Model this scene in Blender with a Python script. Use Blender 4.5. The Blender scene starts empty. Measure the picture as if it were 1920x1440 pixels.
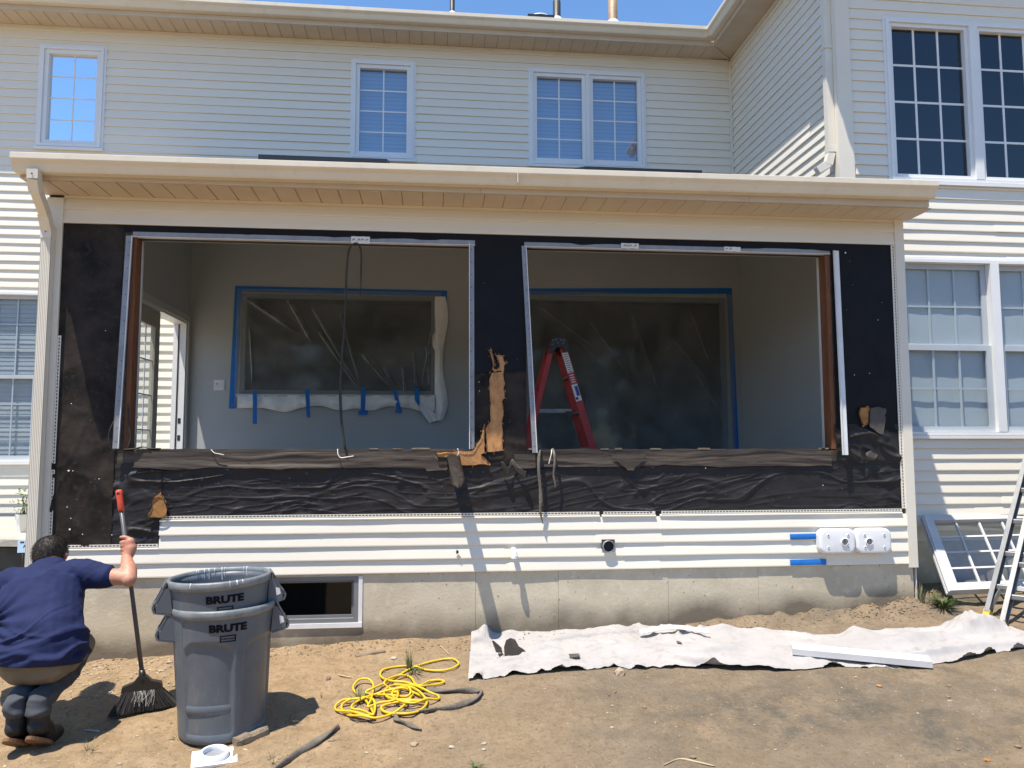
import bpy, bmesh, math, random
import numpy as np
from mathutils import Vector, Matrix

random.seed(7); RNG = np.random.default_rng(7)
SC = bpy.context.scene; COL = SC.collection
# ------------------------------------------------------------------ camera
YAW, PITCH, ROLL = 0.10254, 0.08353, -0.00179
FPX = 1456.86                                   # focal length in photo pixels (1920 wide)
CAM = np.array([0.0, -6.0763, 1.70])
_f = np.array([math.sin(YAW)*math.cos(PITCH), math.cos(YAW)*math.cos(PITCH), math.sin(PITCH)])
_r0 = np.array([math.cos(YAW), -math.sin(YAW), 0.0]); _u0 = np.cross(_r0, _f)
_r = _r0*math.cos(ROLL)+_u0*math.sin(ROLL); _u = -_r0*math.sin(ROLL)+_u0*math.cos(ROLL)
cd = bpy.data.cameras.new('camera'); cam = bpy.data.objects.new('camera', cd); COL.objects.link(cam)
cd.sensor_width = 36.0; cd.lens = FPX/1920*36.0; cd.clip_start = 0.05; cd.clip_end = 3000
cam.matrix_world = Matrix(((_r[0], _u[0], -_f[0], CAM[0]), (_r[1], _u[1], -_f[1], CAM[1]),
                           (_r[2], _u[2], -_f[2], CAM[2]), (0, 0, 0, 1)))
SC.camera = cam
# ------------------------------------------------------------------ sky, sun, exposure
SUN = Vector((0.254, 0.24, -1.0)).normalized()   # direction the light travels
world = bpy.data.worlds.new('World'); SC.world = world; world.use_nodes = True
nt = world.node_tree; nt.nodes.clear()
wo = nt.nodes.new('ShaderNodeOutputWorld'); bg = nt.nodes.new('ShaderNodeBackground')
sky = nt.nodes.new('ShaderNodeTexSky'); sky.sky_type = 'NISHITA'; sky.sun_disc = False
sky.sun_elevation = math.asin(-SUN.z); sky.sun_rotation = math.atan2(-SUN.x, -SUN.y)
sky.altitude = 300; sky.air_density = 1.0; sky.dust_density = 0.0; sky.ozone_density = 3.0
bg.inputs['Strength'].default_value = 0.135
hs = nt.nodes.new('ShaderNodeHueSaturation'); hs.inputs['Saturation'].default_value = 1.12; nt.links.new(sky.outputs[0], hs.inputs['Color']); nt.links.new(hs.outputs[0], bg.inputs['Color']); nt.links.new(bg.outputs[0], wo.inputs['Surface'])
sd = bpy.data.lights.new('sun', 'SUN'); sd.energy = 4.4; sd.angle = math.radians(0.53); sd.color = (1.0, 0.915, 0.785)
so = bpy.data.objects.new('sun', sd); COL.objects.link(so); so.location = (-6, -6, 20)
so.rotation_euler = SUN.to_track_quat('-Z', 'Y').to_euler()
SC.view_settings.view_transform = 'Standard'; SC.view_settings.look = 'None'
SC.view_settings.exposure = 0.84; SC.view_settings.gamma = 1.0; SC.view_settings.use_curve_mapping = False
SC.cycles.max_bounces = 10; SC.cycles.transparent_max_bounces = 16

# ------------------------------------------------------------------ measuring helpers
def ray(px, py): return _r*(px-960)/FPX-_u*(py-720)/FPX+_f
def at(px, py, Y=None, Z=None, X=None):
    d = ray(px, py)
    t = (Y-CAM[1])/d[1] if Y is not None else (Z-CAM[2])/d[2] if Z is not None else (X-CAM[0])/d[0]
    return CAM+t*d
def hash3(ix, iy, iz):
    n = (ix*374761393+iy*668265263+iz*2147483647) & 0xffffffff
    n = ((n ^ (n >> 13))*1274126177) & 0xffffffff
    return ((n ^ (n >> 16)) & 0xffff)/65535.0
def vnoise(x, y, z=0.0):
    x = np.asarray(x, float); y = np.asarray(y, float); z = np.zeros_like(x)+z
    ix = np.floor(x).astype(np.int64); iy = np.floor(y).astype(np.int64); iz = np.floor(z).astype(np.int64)
    fx, fy, fz = x-ix, y-iy, z-iz
    fx, fy, fz = [t*t*(3-2*t) for t in (fx, fy, fz)]
    r = 0
    for a in (0, 1):
        for b in (0, 1):
            for c in (0, 1):
                w = (fx if a else 1-fx)*(fy if b else 1-fy)*(fz if c else 1-fz)
                r = r+w*hash3(ix+a, iy+b, iz+c)
    return r*2-1
def fbm(x, y, z=0.0, o=4):
    s = 0; a = 1.0; k = 1.0
    for i in range(o):
        s = s+a*vnoise(np.asarray(x)*k+17.3*i, np.asarray(y)*k-9.1*i, np.asarray(z)*k+3.7*i); a *= .5; k *= 2.03
    return s
def ridge(x, y, z=0.0, o=3):
    s = 0; a = 1.0; k = 1.0
    for i in range(o):
        s = s+a*(1-np.abs(vnoise(np.asarray(x)*k+5.3*i, np.asarray(y)*k+2.1*i, np.asarray(z)*k+i))*2); a *= .5; k *= 2.1
    return s
def crease(x, y, z=0.0, w=.16):
    return np.exp(-(vnoise(x, y, z)/w)**2)
def gbase(x, y):
    x = np.clip(x, -4.2, 5.0); yc = np.clip(y, -3.6, 3.0)
    return .255+.036*x+.1*yc
_fr = random.Random(17)
FOOT = [(_fr.uniform(-3.0, 4.8), _fr.uniform(-2.6, -.75), _fr.uniform(0, 6.28)) for _ in range(46)]
def gz(x, y):
    x = np.asarray(x, float); y = np.asarray(y, float)
    z = gbase(x, y)
    near = np.clip((7-np.hypot(x, y+1))/3, 0, 1)
    z = z+near*.010*np.clip(fbm(x*3.3+4, y*4.1, 7.7, 3), -1, 1)
    z = z+near*(.014*fbm(x*1.6, y*1.6, .3, 3)+.007*fbm(x*7, y*7, 1.3, 3)+.004*vnoise(x*23, y*23, 2.1))
    for fx_, fy_, fa in FOOT:
        u = (x-fx_)*math.cos(fa)+(y-fy_)*math.sin(fa); w = -(x-fx_)*math.sin(fa)+(y-fy_)*math.cos(fa); d = np.sqrt((u/.14)**2+(w/(.050+.012*np.sign(u)*np.abs(u)/.14))**2)
        z = z+near*(-.013*np.clip((1.05-d)*4, 0, 1)+.006*np.exp(-((d-1.25)/.2)**2))*(.6+.4*vnoise(x*19, y*19, fa))
    z = z+.07*np.exp(-((x-3.95)**2/.13+(y-.12)**2/.05))*(1+.5*fbm(x*9, y*9, 4, 3))      # spoil heap at the corner
    z = z+.05*np.exp(-((x-3.3)**2/.9+(y+.02)**2/.012))*(1+.7*fbm(x*8, y*8, 6, 3))
    z = z+.05*np.exp(-((x+1.75)**2/.25+(y+.28)**2/.05))*(1+.6*fbm(x*11, y*11, 8, 3))      # crumbly heap behind the broom
    z = z+.03*np.exp(-((x+.3)**2/1.2+(y+.0)**2/.01))
    return z
def atg(px, py, lift=0.0):
    d = ray(px, py); Z = .1
    for i in range(12):
        p = CAM+(Z-CAM[2])/d[2]*d; Z = float(gz(p[0], p[1]))+lift
    return CAM+(Z-CAM[2])/d[2]*d

# ------------------------------------------------------------------ materials
def mat(name, c1, c2=None, scale=5.0, rough=.6, metal=0.0, bump=0.0, bscale=None, c3=None, stretch=(1, 1, 1), spec=.5,
        bdist=.01, detail=6.0, lo=.35, hi=.65, obj=False, emit=None, sss=0):
    m = bpy.data.materials.new(name); m.use_nodes = True; t = m.node_tree; n = t.nodes; L = t.links
    b = n['Principled BSDF']; b.inputs['Roughness'].default_value = rough; b.inputs['Metallic'].default_value = metal
    b.inputs['Specular IOR Level'].default_value = spec
    b.inputs['Base Color'].default_value = (*c1, 1)
    if c2 is None and not bump: return m
    if obj:
        tc = n.new('ShaderNodeTexCoord'); src = tc.outputs['Object']
    else:
        g = n.new('ShaderNodeNewGeometry'); src = g.outputs['Position']
    mp = n.new('ShaderNodeMapping'); mp.inputs['Scale'].default_value = stretch; L.new(src, mp.inputs['Vector'])
    def noise(s, d=detail, r=.6):
        q = n.new('ShaderNodeTexNoise'); q.inputs['Scale'].default_value = s; q.inputs['Detail'].default_value = d
        q.inputs['Roughness'].default_value = r; L.new(mp.outputs[0], q.inputs['Vector']); return q
    def ramp(src_, a, z):
        r = n.new('ShaderNodeMapRange'); r.inputs['From Min'].default_value = a; r.inputs['From Max'].default_value = z
        L.new(src_, r.inputs['Value']); return r.outputs['Result']
    if c2 is not None:
        mx = n.new('ShaderNodeMix'); mx.data_type = 'RGBA'
        mx.inputs[6].default_value = (*c1, 1); mx.inputs[7].default_value = (*c2, 1)
        L.new(ramp(noise(scale).outputs['Fac'], lo, hi), mx.inputs[0]); out = mx.outputs[2]
        if c3 is not None:
            m2 = n.new('ShaderNodeMix'); m2.data_type = 'RGBA'; m2.inputs[7].default_value = (*c3, 1); L.new(out, m2.inputs[6])
            L.new(ramp(noise(scale*4.3).outputs['Fac'], .55, .75), m2.inputs[0]); out = m2.outputs[2]
        L.new(out, b.inputs['Base Color'])
    if bump:
        bp = n.new('ShaderNodeBump'); bp.inputs['Strength'].default_value = bump; bp.inputs['Distance'].default_value = bdist
        L.new(noise(bscale or scale*5).outputs['Fac'], bp.inputs['Height']); L.new(bp.outputs[0], b.inputs['Normal'])
    return m
M = {}
M['siding'] = mat('siding', (.735, .69, .59), (.765, .725, .63), 1.1, .5, bump=.12, bscale=60, stretch=(.25, .25, 2), bdist=.002)
M['beige'] = mat('gutter_beige', (.69, .62, .49), (.735, .665, .535), 2, .42, bump=.05, bscale=20, c3=(.64, .57, .45))
M['post'] = mat('corner_trim', (.70, .65, .55), (.735, .69, .59), 3, .5)
M['soffit'] = mat('soffit_tan', (.54, .435, .315), (.59, .485, .355), 3, .55, bump=.1, bscale=120, bdist=.002)
M['fascia'] = mat('fascia_tan', (.52, .435, .33), (.56, .475, .37), 3, .5)
M['bsash'] = mat('grey_sash', (.16, .165, .17), (.20, .205, .21), 4, .45)
M['haze_trim'] = mat('grey_window_trim', (.20, .23, .245), rough=.6)
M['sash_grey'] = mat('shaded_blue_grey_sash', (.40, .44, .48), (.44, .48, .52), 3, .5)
M['white'] = mat('white_vinyl', (.72, .73, .73), (.76, .765, .76), 4, .4)
M['slot'] = mat('dark_slot', (.02, .02, .022), rough=.8)
M['felt'] = mat('black_felt', (.013, .012, .014), (.024, .021, .021), 6, .56, bump=.4, bscale=40, bdist=.004, spec=.36)
M['felt_shade'] = mat('shaded_black_felt', (.004, .0045, .007), (.008, .008, .010), 5, .62, bump=.3, bscale=40, bdist=.003, spec=.22)  # darker copy of the felt: shade of the upper wall put into its colour
M['felt_brown'] = mat('weathered_felt', (.010, .009, .009), (.040, .031, .025), 4, .6, bump=.5, bscale=26, bdist=.006, c3=(.045, .037, .031), spec=.15)
M['felt_grey'] = mat('faded_felt', (.06, .052, .046), (.10, .085, .072), 9, .7, bump=.3, bscale=40)
M['band'] = mat('weathered_band', (.035, .026, .021), (.085, .066, .050), 5, .7, bump=.6, bscale=14, bdist=.006, stretch=(.35, 1, 3.5), c3=(.02, .016, .014))
M['osb'] = mat('strand_board', (.56, .285, .11), (.36, .165, .06), 22, .8, bump=.5, bscale=60, stretch=(1, 1, .55), c3=(.60, .37, .18), bdist=.004)
M['osb_dark'] = mat('weathered_strand_board', (.42, .20, .06), (.25, .115, .035), 22, .8, bump=.5, bscale=60, bdist=.004)
M['stud'] = mat('stud_wood', (.20, .075, .03), (.12, .045, .02), 8, .75, bump=.3, bscale=30, stretch=(2, 2, .2), c3=(.26, .12, .05))
M['galv'] = mat('grey_flange', (.22, .23, .25), (.30, .31, .33), 6, .42, metal=.15)
M['galvw'] = mat('pale_flange', (.66, .67, .68), (.74, .75, .76), 6, .4)
M['hole'] = mat('nail_hole', (.02, .02, .025), rough=.8)
M['drywall'] = mat('grey_wall_paint', (.42, .44, .44), (.44, .46, .46), 1.5, .75, bump=.05, bscale=150, bdist=.001)
M['ceil'] = mat('ceiling_paint', (.70, .70, .68), rough=.8)
M['floor'] = mat('interior_floor', (.23, .17, .12), (.30, .22, .16), 3, .5)
M['trimw'] = mat('interior_trim', (.55, .55, .52), rough=.5)
M['tape'] = mat('blue_tape', (.008, .15, .50), (.012, .175, .56), 8, .7, bump=.15, bscale=60, bdist=.002)
M['doortan'] = mat('door_tan', (.40, .37, .29), (.44, .40, .32), 3, .5)
M['metal_dark'] = mat('dark_metal', (.05, .045, .04), rough=.4, metal=.6)
M['red'] = mat('red_fibreglass', (.40, .022, .018), (.46, .03, .022), 12, .45)
M['redd'] = mat('red_channel', (.33, .018, .015), rough=.5)
M['blackp'] = mat('black_plastic', (.014, .014, .015), rough=.4)
M['alu'] = mat('aluminium', (.20, .205, .21), (.26, .265, .27), 14, .45, metal=.35, bump=.06, bscale=60, stretch=(1, 1, .2))
M['sticker'] = mat('sticker_white', (.72, .72, .70), rough=.6)
M['sticker_blue'] = mat('sticker_blue', (.02, .06, .30), rough=.5)
M['sticker_red'] = mat('sticker_red', (.45, .04, .04), rough=.5)
M['ink'] = mat('ink', (.03, .03, .035), rough=.6)
M['yellow'] = mat('yellow_rubber', (.62, .40, .012), (.68, .45, .02), 20, .45)
M['strap'] = mat('grey_strap', (.11, .095, .078), (.18, .155, .125), 12, .85, bump=.6, bscale=50, c3=(.08, .07, .06))
M['cable'] = mat('dark_cable', (.020, .019, .014), (.035, .032, .022), 10, .6)
M['wire'] = mat('white_wire', (.66, .65, .60), rough=.5)
M['cloth'] = mat('drop_cloth', (.33, .315, .31), (.38, .365, .36), 3.5, .9, bump=.25, bscale=120, bdist=.002, c3=(.29, .26, .235))
M['can'] = mat('grey_plastic', (.084, .099, .118), (.102, .118, .136), 7, .42, bump=.08, bscale=90, bdist=.002, c3=(.104, .116, .130), obj=True)
def scuff(m):
    t = m.node_tree; n = t.nodes; L = t.links; b = n['Principled BSDF']; old = b.inputs['Base Color'].links[0].from_socket
    tc = n.new('ShaderNodeTexCoord'); mp = n.new('ShaderNodeMapping'); mp.inputs['Scale'].default_value = (5, 5, .9); mp.inputs['Rotation'].default_value = (.25, .1, 0); L.new(tc.outputs['Object'], mp.inputs['Vector'])
    q = n.new('ShaderNodeTexNoise'); q.inputs['Scale'].default_value = 7; q.inputs['Detail'].default_value = 9; q.inputs['Roughness'].default_value = .8; L.new(mp.outputs[0], q.inputs['Vector'])
    r = n.new('ShaderNodeMapRange'); r.inputs['From Min'].default_value = .56; r.inputs['From Max'].default_value = .74; r.inputs['To Max'].default_value = .45; L.new(q.outputs['Fac'], r.inputs['Value'])
    x = n.new('ShaderNodeMix'); x.data_type = 'RGBA'; x.inputs[7].default_value = (.22, .235, .245, 1); L.new(old, x.inputs[6]); L.new(r.outputs[0], x.inputs[0])
    q2 = n.new('ShaderNodeTexNoise'); q2.inputs['Scale'].default_value = 9; q2.inputs['Detail'].default_value = 8; q2.inputs['Roughness'].default_value = .7; L.new(tc.outputs['Object'], q2.inputs['Vector'])
    r2 = n.new('ShaderNodeMapRange'); r2.inputs['From Min'].default_value = .58; r2.inputs['From Max'].default_value = .80; r2.inputs['To Max'].default_value = .5; L.new(q2.outputs['Fac'], r2.inputs['Value'])
    y = n.new('ShaderNodeMix'); y.data_type = 'RGBA'; y.inputs[7].default_value = (.24, .19, .13, 1); L.new(x.outputs[2], y.inputs[6]); L.new(r2.outputs[0], y.inputs[0]); L.new(y.outputs[2], b.inputs['Base Color'])
scuff(M['can'])
M['canrim'] = mat('scuffed_grey_plastic', (.13, .145, .155), (.20, .215, .225), 16, .42, bump=.15, bscale=80, obj=True)
M['letter'] = mat('moulded_dark_lettering', (.010, .011, .014), rough=.9, spec=.1)
M['shirt'] = mat('navy_cotton', (.010, .016, .060), (.014, .022, .076), 10, .85, bump=.25, bscale=300, bdist=.001, spec=.25)
M['khaki'] = mat('khaki_cotton', (.15, .125, .088), (.185, .155, .11), 9, .88, bump=.25, bscale=200, bdist=.001)
M['denim'] = mat('dark_trousers', (.042, .047, .058), (.060, .066, .078), 14, .9, bump=.3, bscale=150, bdist=.001)
M['boot'] = mat('black_boot_leather', (.007, .007, .008), (.014, .0135, .014), 20, .6, bump=.2, bscale=60)
M['sole'] = mat('tan_rubber_sole', (.22, .115, .05), (.13, .07, .035), 14, .8, bump=.3, bscale=60)
M['skin'] = mat('skin', (.52, .26, .17), (.46, .195, .125), 7, .55, bump=.25, bscale=160, bdist=.0015, c3=(.40, .16, .105))
M['hair'] = mat('dark_hair', (.022, .016, .012), (.045, .033, .025), 45, .55, bump=.8, bscale=140, bdist=.004)
M['bgrey'] = mat('grey_pole', (.075, .075, .082), (.095, .095, .10), 12, .4)
M['bred'] = mat('red_grip', (.62, .07, .028), rough=.45)
M['bristle'] = mat('black_bristles', (.016, .016, .017), (.035, .034, .033), 30, .8)
M['bristle_w'] = mat('pale_bristle', (.42, .42, .40), rough=.7)
M['wood'] = mat('weathered_wood', (.165, .125, .085), (.26, .205, .145), 9, .85, bump=.7, bscale=40, stretch=(.5, 2.5, 2.5), c3=(.10, .075, .05), obj=True)
M['stone'] = mat('tan_stone', (.30, .225, .145), (.42, .34, .25), 14, .9, bump=.6, bscale=40)
M['chip'] = mat('pale_stone', (.31, .255, .185), (.42, .37, .295), 20, .85)
M['clod'] = mat('brown_clod', (.165, .120, .075), (.25, .187, .122), 20, .95, bump=.8, bscale=60)
M['straw'] = mat('straw', (.50, .40, .26), (.40, .31, .19), 10, .85)
M['grass'] = mat('grass_blades', (.085, .115, .035), (.055, .085, .022), 12, .7)
M['drygrass'] = mat('dry_grass', (.22, .20, .10), (.16, .15, .08), 12, .8)
M['leaf'] = mat('leaf_green', (.075, .14, .025), (.11, .18, .05), 30, .55)
M['pot'] = mat('white_pot', (.70, .69, .66), rough=.5)
M['signb'] = mat('pale_blue_print', (.42, .58, .78), rough=.5)
M['flag'] = mat('flagstone', (.36, .345, .305), (.44, .42, .37), 4, .85, bump=.4, bscale=30, c3=(.29, .28, .25))
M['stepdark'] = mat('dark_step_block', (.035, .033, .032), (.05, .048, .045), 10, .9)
M['shingle'] = mat('dark_shingle', (.035, .034, .036), (.055, .053, .055), 16, .9, bump=.6, bscale=60)
M['skyl'] = mat('skylight_frame', (.012, .013, .016), rough=.4)
M['pipeb'] = mat('black_pipe', (.025, .025, .028), rough=.5)
M['rust'] = mat('rusty_flue', (.30, .22, .15), (.42, .30, .19), 8, .6, metal=.2, c3=(.26, .11, .05))
M['blind'] = mat('blind_white', (.50, .52, .54), rough=.7)
M['curtain'] = mat('pale_shade', (.66, .68, .68), (.60, .62, .62), 2, .85)
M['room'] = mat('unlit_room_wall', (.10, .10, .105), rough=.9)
M['board'] = mat('painted_board', (.50, .50, .51), (.55, .55, .56), 6, .55, bump=.1, bscale=60)
M['pvc'] = mat('white_pvc', (.76, .77, .78), rough=.35)

def glass_mat(name, fac, tint=(.9, .95, 1.0), rough=.01, refl=(.9, .94, 1.0)):
    m = bpy.data.materials.new(name); m.use_nodes = True; t = m.node_tree; n = t.nodes; L = t.links; n.clear()
    o = n.new('ShaderNodeOutputMaterial'); mx = n.new('ShaderNodeMixShader'); tr = n.new('ShaderNodeBsdfTransparent')
    gl = n.new('ShaderNodeBsdfGlossy'); gl.inputs['Roughness'].default_value = rough
    gl.inputs['Color'].default_value = (*refl, 1); tr.inputs['Color'].default_value = (*tint, 1)
    lw = n.new('ShaderNodeLayerWeight'); lw.inputs['Blend'].default_value = .5; pw = n.new('ShaderNodeMath'); pw.operation = 'POWER'; pw.inputs[1].default_value = 5
    fr = n.new('ShaderNodeMath'); fr.operation = 'MULTIPLY_ADD'; fr.inputs[1].default_value = .94; fr.inputs[2].default_value = .045; L.new(lw.outputs['Facing'], pw.inputs[0]); L.new(pw.outputs[0], fr.inputs[0])
    ad = n.new('ShaderNodeMath'); ad.operation = 'ADD'; ad.use_clamp = True; ad.inputs[1].default_value = fac
    L.new(fr.outputs[0], ad.inputs[0]); L.new(ad.outputs[0], mx.inputs[0]); L.new(tr.outputs[0], mx.inputs[1]); L.new(gl.outputs[0], mx.inputs[2])
    L.new(mx.outputs[0], o.inputs['Surface']); return m
M['g_mirror'] = glass_mat('coated_glass', .78)
M['g_blind'] = glass_mat('glass_over_blind', .17, (.55, .65, .78))
M['g_dark'] = glass_mat('dark_glass', .03, (.35, .42, .50))
M['g_back'] = glass_mat('unlit_glass', -.02, (.40, .44, .48), .05)
M['g_clear'] = glass_mat('clear_glass', .09, (.86, .91, .92))
M['g_low'] = glass_mat('glass_over_shade', -.035, (.74, .80, .84))

def film_mat():
    m = bpy.data.materials.new('plastic_film'); m.use_nodes = True; t = m.node_tree; n = t.nodes; L = t.links
    b = n['Principled BSDF']; b.inputs['Base Color'].default_value = (.50, .55, .57, 1); b.inputs['Roughness'].default_value = .28
    o = n['Material Output']; tr = n.new('ShaderNodeBsdfTransparent'); mx = n.new('ShaderNodeMixShader')
    lw = n.new('ShaderNodeLayerWeight'); lw.inputs['Blend'].default_value = .35
    g = n.new('ShaderNodeNewGeometry'); q = n.new('ShaderNodeTexNoise'); q.inputs['Scale'].default_value = 3.5; q.inputs['Detail'].default_value = 5
    L.new(g.outputs['Position'], q.inputs['Vector'])
    r = n.new('ShaderNodeMapRange'); r.inputs['From Min'].default_value = .35; r.inputs['From Max'].default_value = .75
    r.inputs['To Min'].default_value = .15; r.inputs['To Max'].default_value = .36; L.new(q.outputs['Fac'], r.inputs['Value'])
    a = n.new('ShaderNodeMath'); a.operation = 'ADD'; a.use_clamp = True; L.new(r.outputs[0], a.inputs[0])
    k = n.new('ShaderNodeMath'); k.operation = 'MULTIPLY'; k.inputs[1].default_value = .85; L.new(lw.outputs['Facing'], k.inputs[0]); L.new(k.outputs[0], a.inputs[1])
    L.new(a.outputs[0], mx.inputs[0]); L.new(tr.outputs[0], mx.inputs[1]); L.new(b.outputs[0], mx.inputs[2]); L.new(mx.outputs[0], o.inputs['Surface'])
    return m
M['film'] = film_mat()
M['film_bunch'] = mat('bunched_plastic', (.80, .81, .80), (.88, .89, .88), 9, .3, bump=.6, bscale=20)

def concrete_mat():
    m = mat('foundation_concrete', (.60, .53, .40), (.48, .415, .305), 2.6, .85, bump=.5, bscale=38, c3=(.66, .59, .46), bdist=.005)
    t = m.node_tree; n = t.nodes; L = t.links; b = n['Principled BSDF']
    old = b.inputs['Base Color'].links[0].from_socket
    g = n.new('ShaderNodeNewGeometry'); s = n.new('ShaderNodeSeparateXYZ'); L.new(g.outputs['Position'], s.inputs[0])
    q = n.new('ShaderNodeTexNoise'); q.inputs['Scale'].default_value = 2.6; q.inputs['Detail'].default_value = 7; L.new(g.outputs['Position'], q.inputs['Vector'])
    # damp soil stain that stands up from the ground line (its own ragged edge)
    a = n.new('ShaderNodeMath'); a.operation = 'MULTIPLY_ADD'; a.inputs[1].default_value = -.036; a.inputs[2].default_value = -.255
    L.new(s.outputs['X'], a.inputs[0]); h = n.new('ShaderNodeMath'); h.operation = 'ADD'; L.new(s.outputs['Z'], h.inputs[0]); L.new(a.outputs[0], h.inputs[1])
    k = n.new('ShaderNodeMath'); k.operation = 'MULTIPLY_ADD'; k.inputs[1].default_value = .42; k.inputs[2].default_value = -.21; L.new(q.outputs['Fac'], k.inputs[0])
    d = n.new('ShaderNodeMath'); d.operation = 'ADD'; L.new(h.outputs[0], d.inputs[0]); L.new(k.outputs[0], d.inputs[1])
    r = n.new('ShaderNodeMapRange'); r.inputs['From Min'].default_value = .045; r.inputs['From Max'].default_value = .23
    r.inputs['To Min'].default_value = .95; r.inputs['To Max'].default_value = 0; L.new(d.outputs[0], r.inputs['Value'])
    mx = n.new('ShaderNodeMix'); mx.data_type = 'RGBA'; mx.inputs[7].default_value = (.155, .125, .088, 1)
    L.new(old, mx.inputs[6]); L.new(r.outputs[0], mx.inputs[0])
    # pits
    v = n.new('ShaderNodeTexNoise'); v.inputs['Scale'].default_value = 38; v.inputs['Detail'].default_value = 2; L.new(g.outputs['Position'], v.inputs['Vector'])
    r2 = n.new('ShaderNodeMapRange'); r2.inputs['From Min'].default_value = .68; r2.inputs['From Max'].default_value = .74; L.new(v.outputs['Fac'], r2.inputs['Value'])
    m3 = n.new('ShaderNodeMix'); m3.data_type = 'RGBA'; m3.inputs[7].default_value = (.17, .15, .12, 1); L.new(mx.outputs[2], m3.inputs[6]); L.new(r2.outputs[0], m3.inputs[0])
    L.new(m3.outputs[2], b.inputs['Base Color']); return m
M['concrete'] = concrete_mat()

def dirt_mat():
    m = bpy.data.materials.new('bare_dirt'); m.use_nodes = True; t = m.node_tree; n = t.nodes; L = t.links; b = n['Principled BSDF']
    b.inputs['Roughness'].default_value = .95; b.inputs['Specular IOR Level'].default_value = .15
    g = n.new('ShaderNodeNewGeometry'); P = g.outputs['Position']
    def noise(s, d=6, r=.6):
        q = n.new('ShaderNodeTexNoise'); q.inputs['Scale'].default_value = s; q.inputs['Detail'].default_value = d; q.inputs['Roughness'].default_value = r
        L.new(P, q.inputs['Vector']); return q.outputs['Fac']
    def rng(v, a, z, lo=0.0, hi=1.0):
        r = n.new('ShaderNodeMapRange'); r.inputs['From Min'].default_value = a; r.inputs['From Max'].default_value = z
        r.inputs['To Min'].default_value = lo; r.inputs['To Max'].default_value = hi; L.new(v, r.inputs['Value']); return r.outputs[0]
    def mix(f, A, B):
        x = n.new('ShaderNodeMix'); x.data_type = 'RGBA'
        for k, v in ((6, A), (7, B)):
            if isinstance(v, tuple): x.inputs[k].default_value = (*v, 1)
            else: L.new(v, x.inputs[k])
        L.new(f, x.inputs[0]); return x.outputs[2]
    def ma(op, a, c):
        x = n.new('ShaderNodeMath'); x.operation = op; x.use_clamp = True
        for k, v in ((0, a), (1, c)):
            if isinstance(v, (int, float)): x.inputs[k].default_value = v
            else: L.new(v, x.inputs[k])
        return x.outputs[0]
    s = n.new('ShaderNodeSeparateXYZ'); L.new(P, s.inputs[0])
    sand = mix(rng(noise(5), .35, .68), (.295, .207, .120), (.385, .280, .172))
    soil = mix(rng(noise(3.3), .35, .65), (.188, .148, .105), (.245, .195, .140))
    east = ma('ADD', rng(s.outputs['X'], -.9, 1.0, -.25, .75), rng(noise(1.1, 4), .3, .7, -.25, .35))
    c = mix(east, sand, soil)
    moss = ma('MULTIPLY', rng(noise(2.0, 8, .72), .50, .66), rng(s.outputs['X'], .2, 2.0))
    dx = n.new('ShaderNodeMapping'); dx.inputs['Location'].default_value = (-2.1, 1.55, -.25); L.new(P, dx.inputs['Vector'])
    sc_ = n.new('ShaderNodeVectorMath'); sc_.operation = 'MULTIPLY'; sc_.inputs[1].default_value = (.55, 1.5, 0); L.new(dx.outputs[0], sc_.inputs[0]); ln_ = n.new('ShaderNodeVectorMath'); ln_.operation = 'LENGTH'; L.new(sc_.outputs[0], ln_.inputs[0])
    patch_ = ma('MULTIPLY', rng(ln_.outputs['Value'], .25, 1.0, 1.0, 0.0), rng(noise(3.1, 8, .75), .42, .60)); moss = ma('MAXIMUM', moss, patch_)
    c = mix(ma('MULTIPLY', moss, .9), c, (.092, .089, .075))
    c = mix(rng(noise(11, 7, .75), .46, .66, 0, .5), c, (.165, .122, .078))
    c = mix(rng(noise(34, 5, .7), .52, .70, 0, .7), c, (.125, .090, .056))
    c = mix(rng(noise(70, 4, .75), .58, .72, 0, .65), c, (.37, .295, .20))
    L.new(c, b.inputs['Base Color'])
    bp = n.new('ShaderNodeBump'); bp.inputs['Strength'].default_value = 1.0; bp.inputs['Distance'].default_value = .018
    L.new(noise(42, 8, .7), bp.inputs['Height']); L.new(bp.outputs[0], b.inputs['Normal']); return m
M['dirt'] = dirt_mat()

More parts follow.
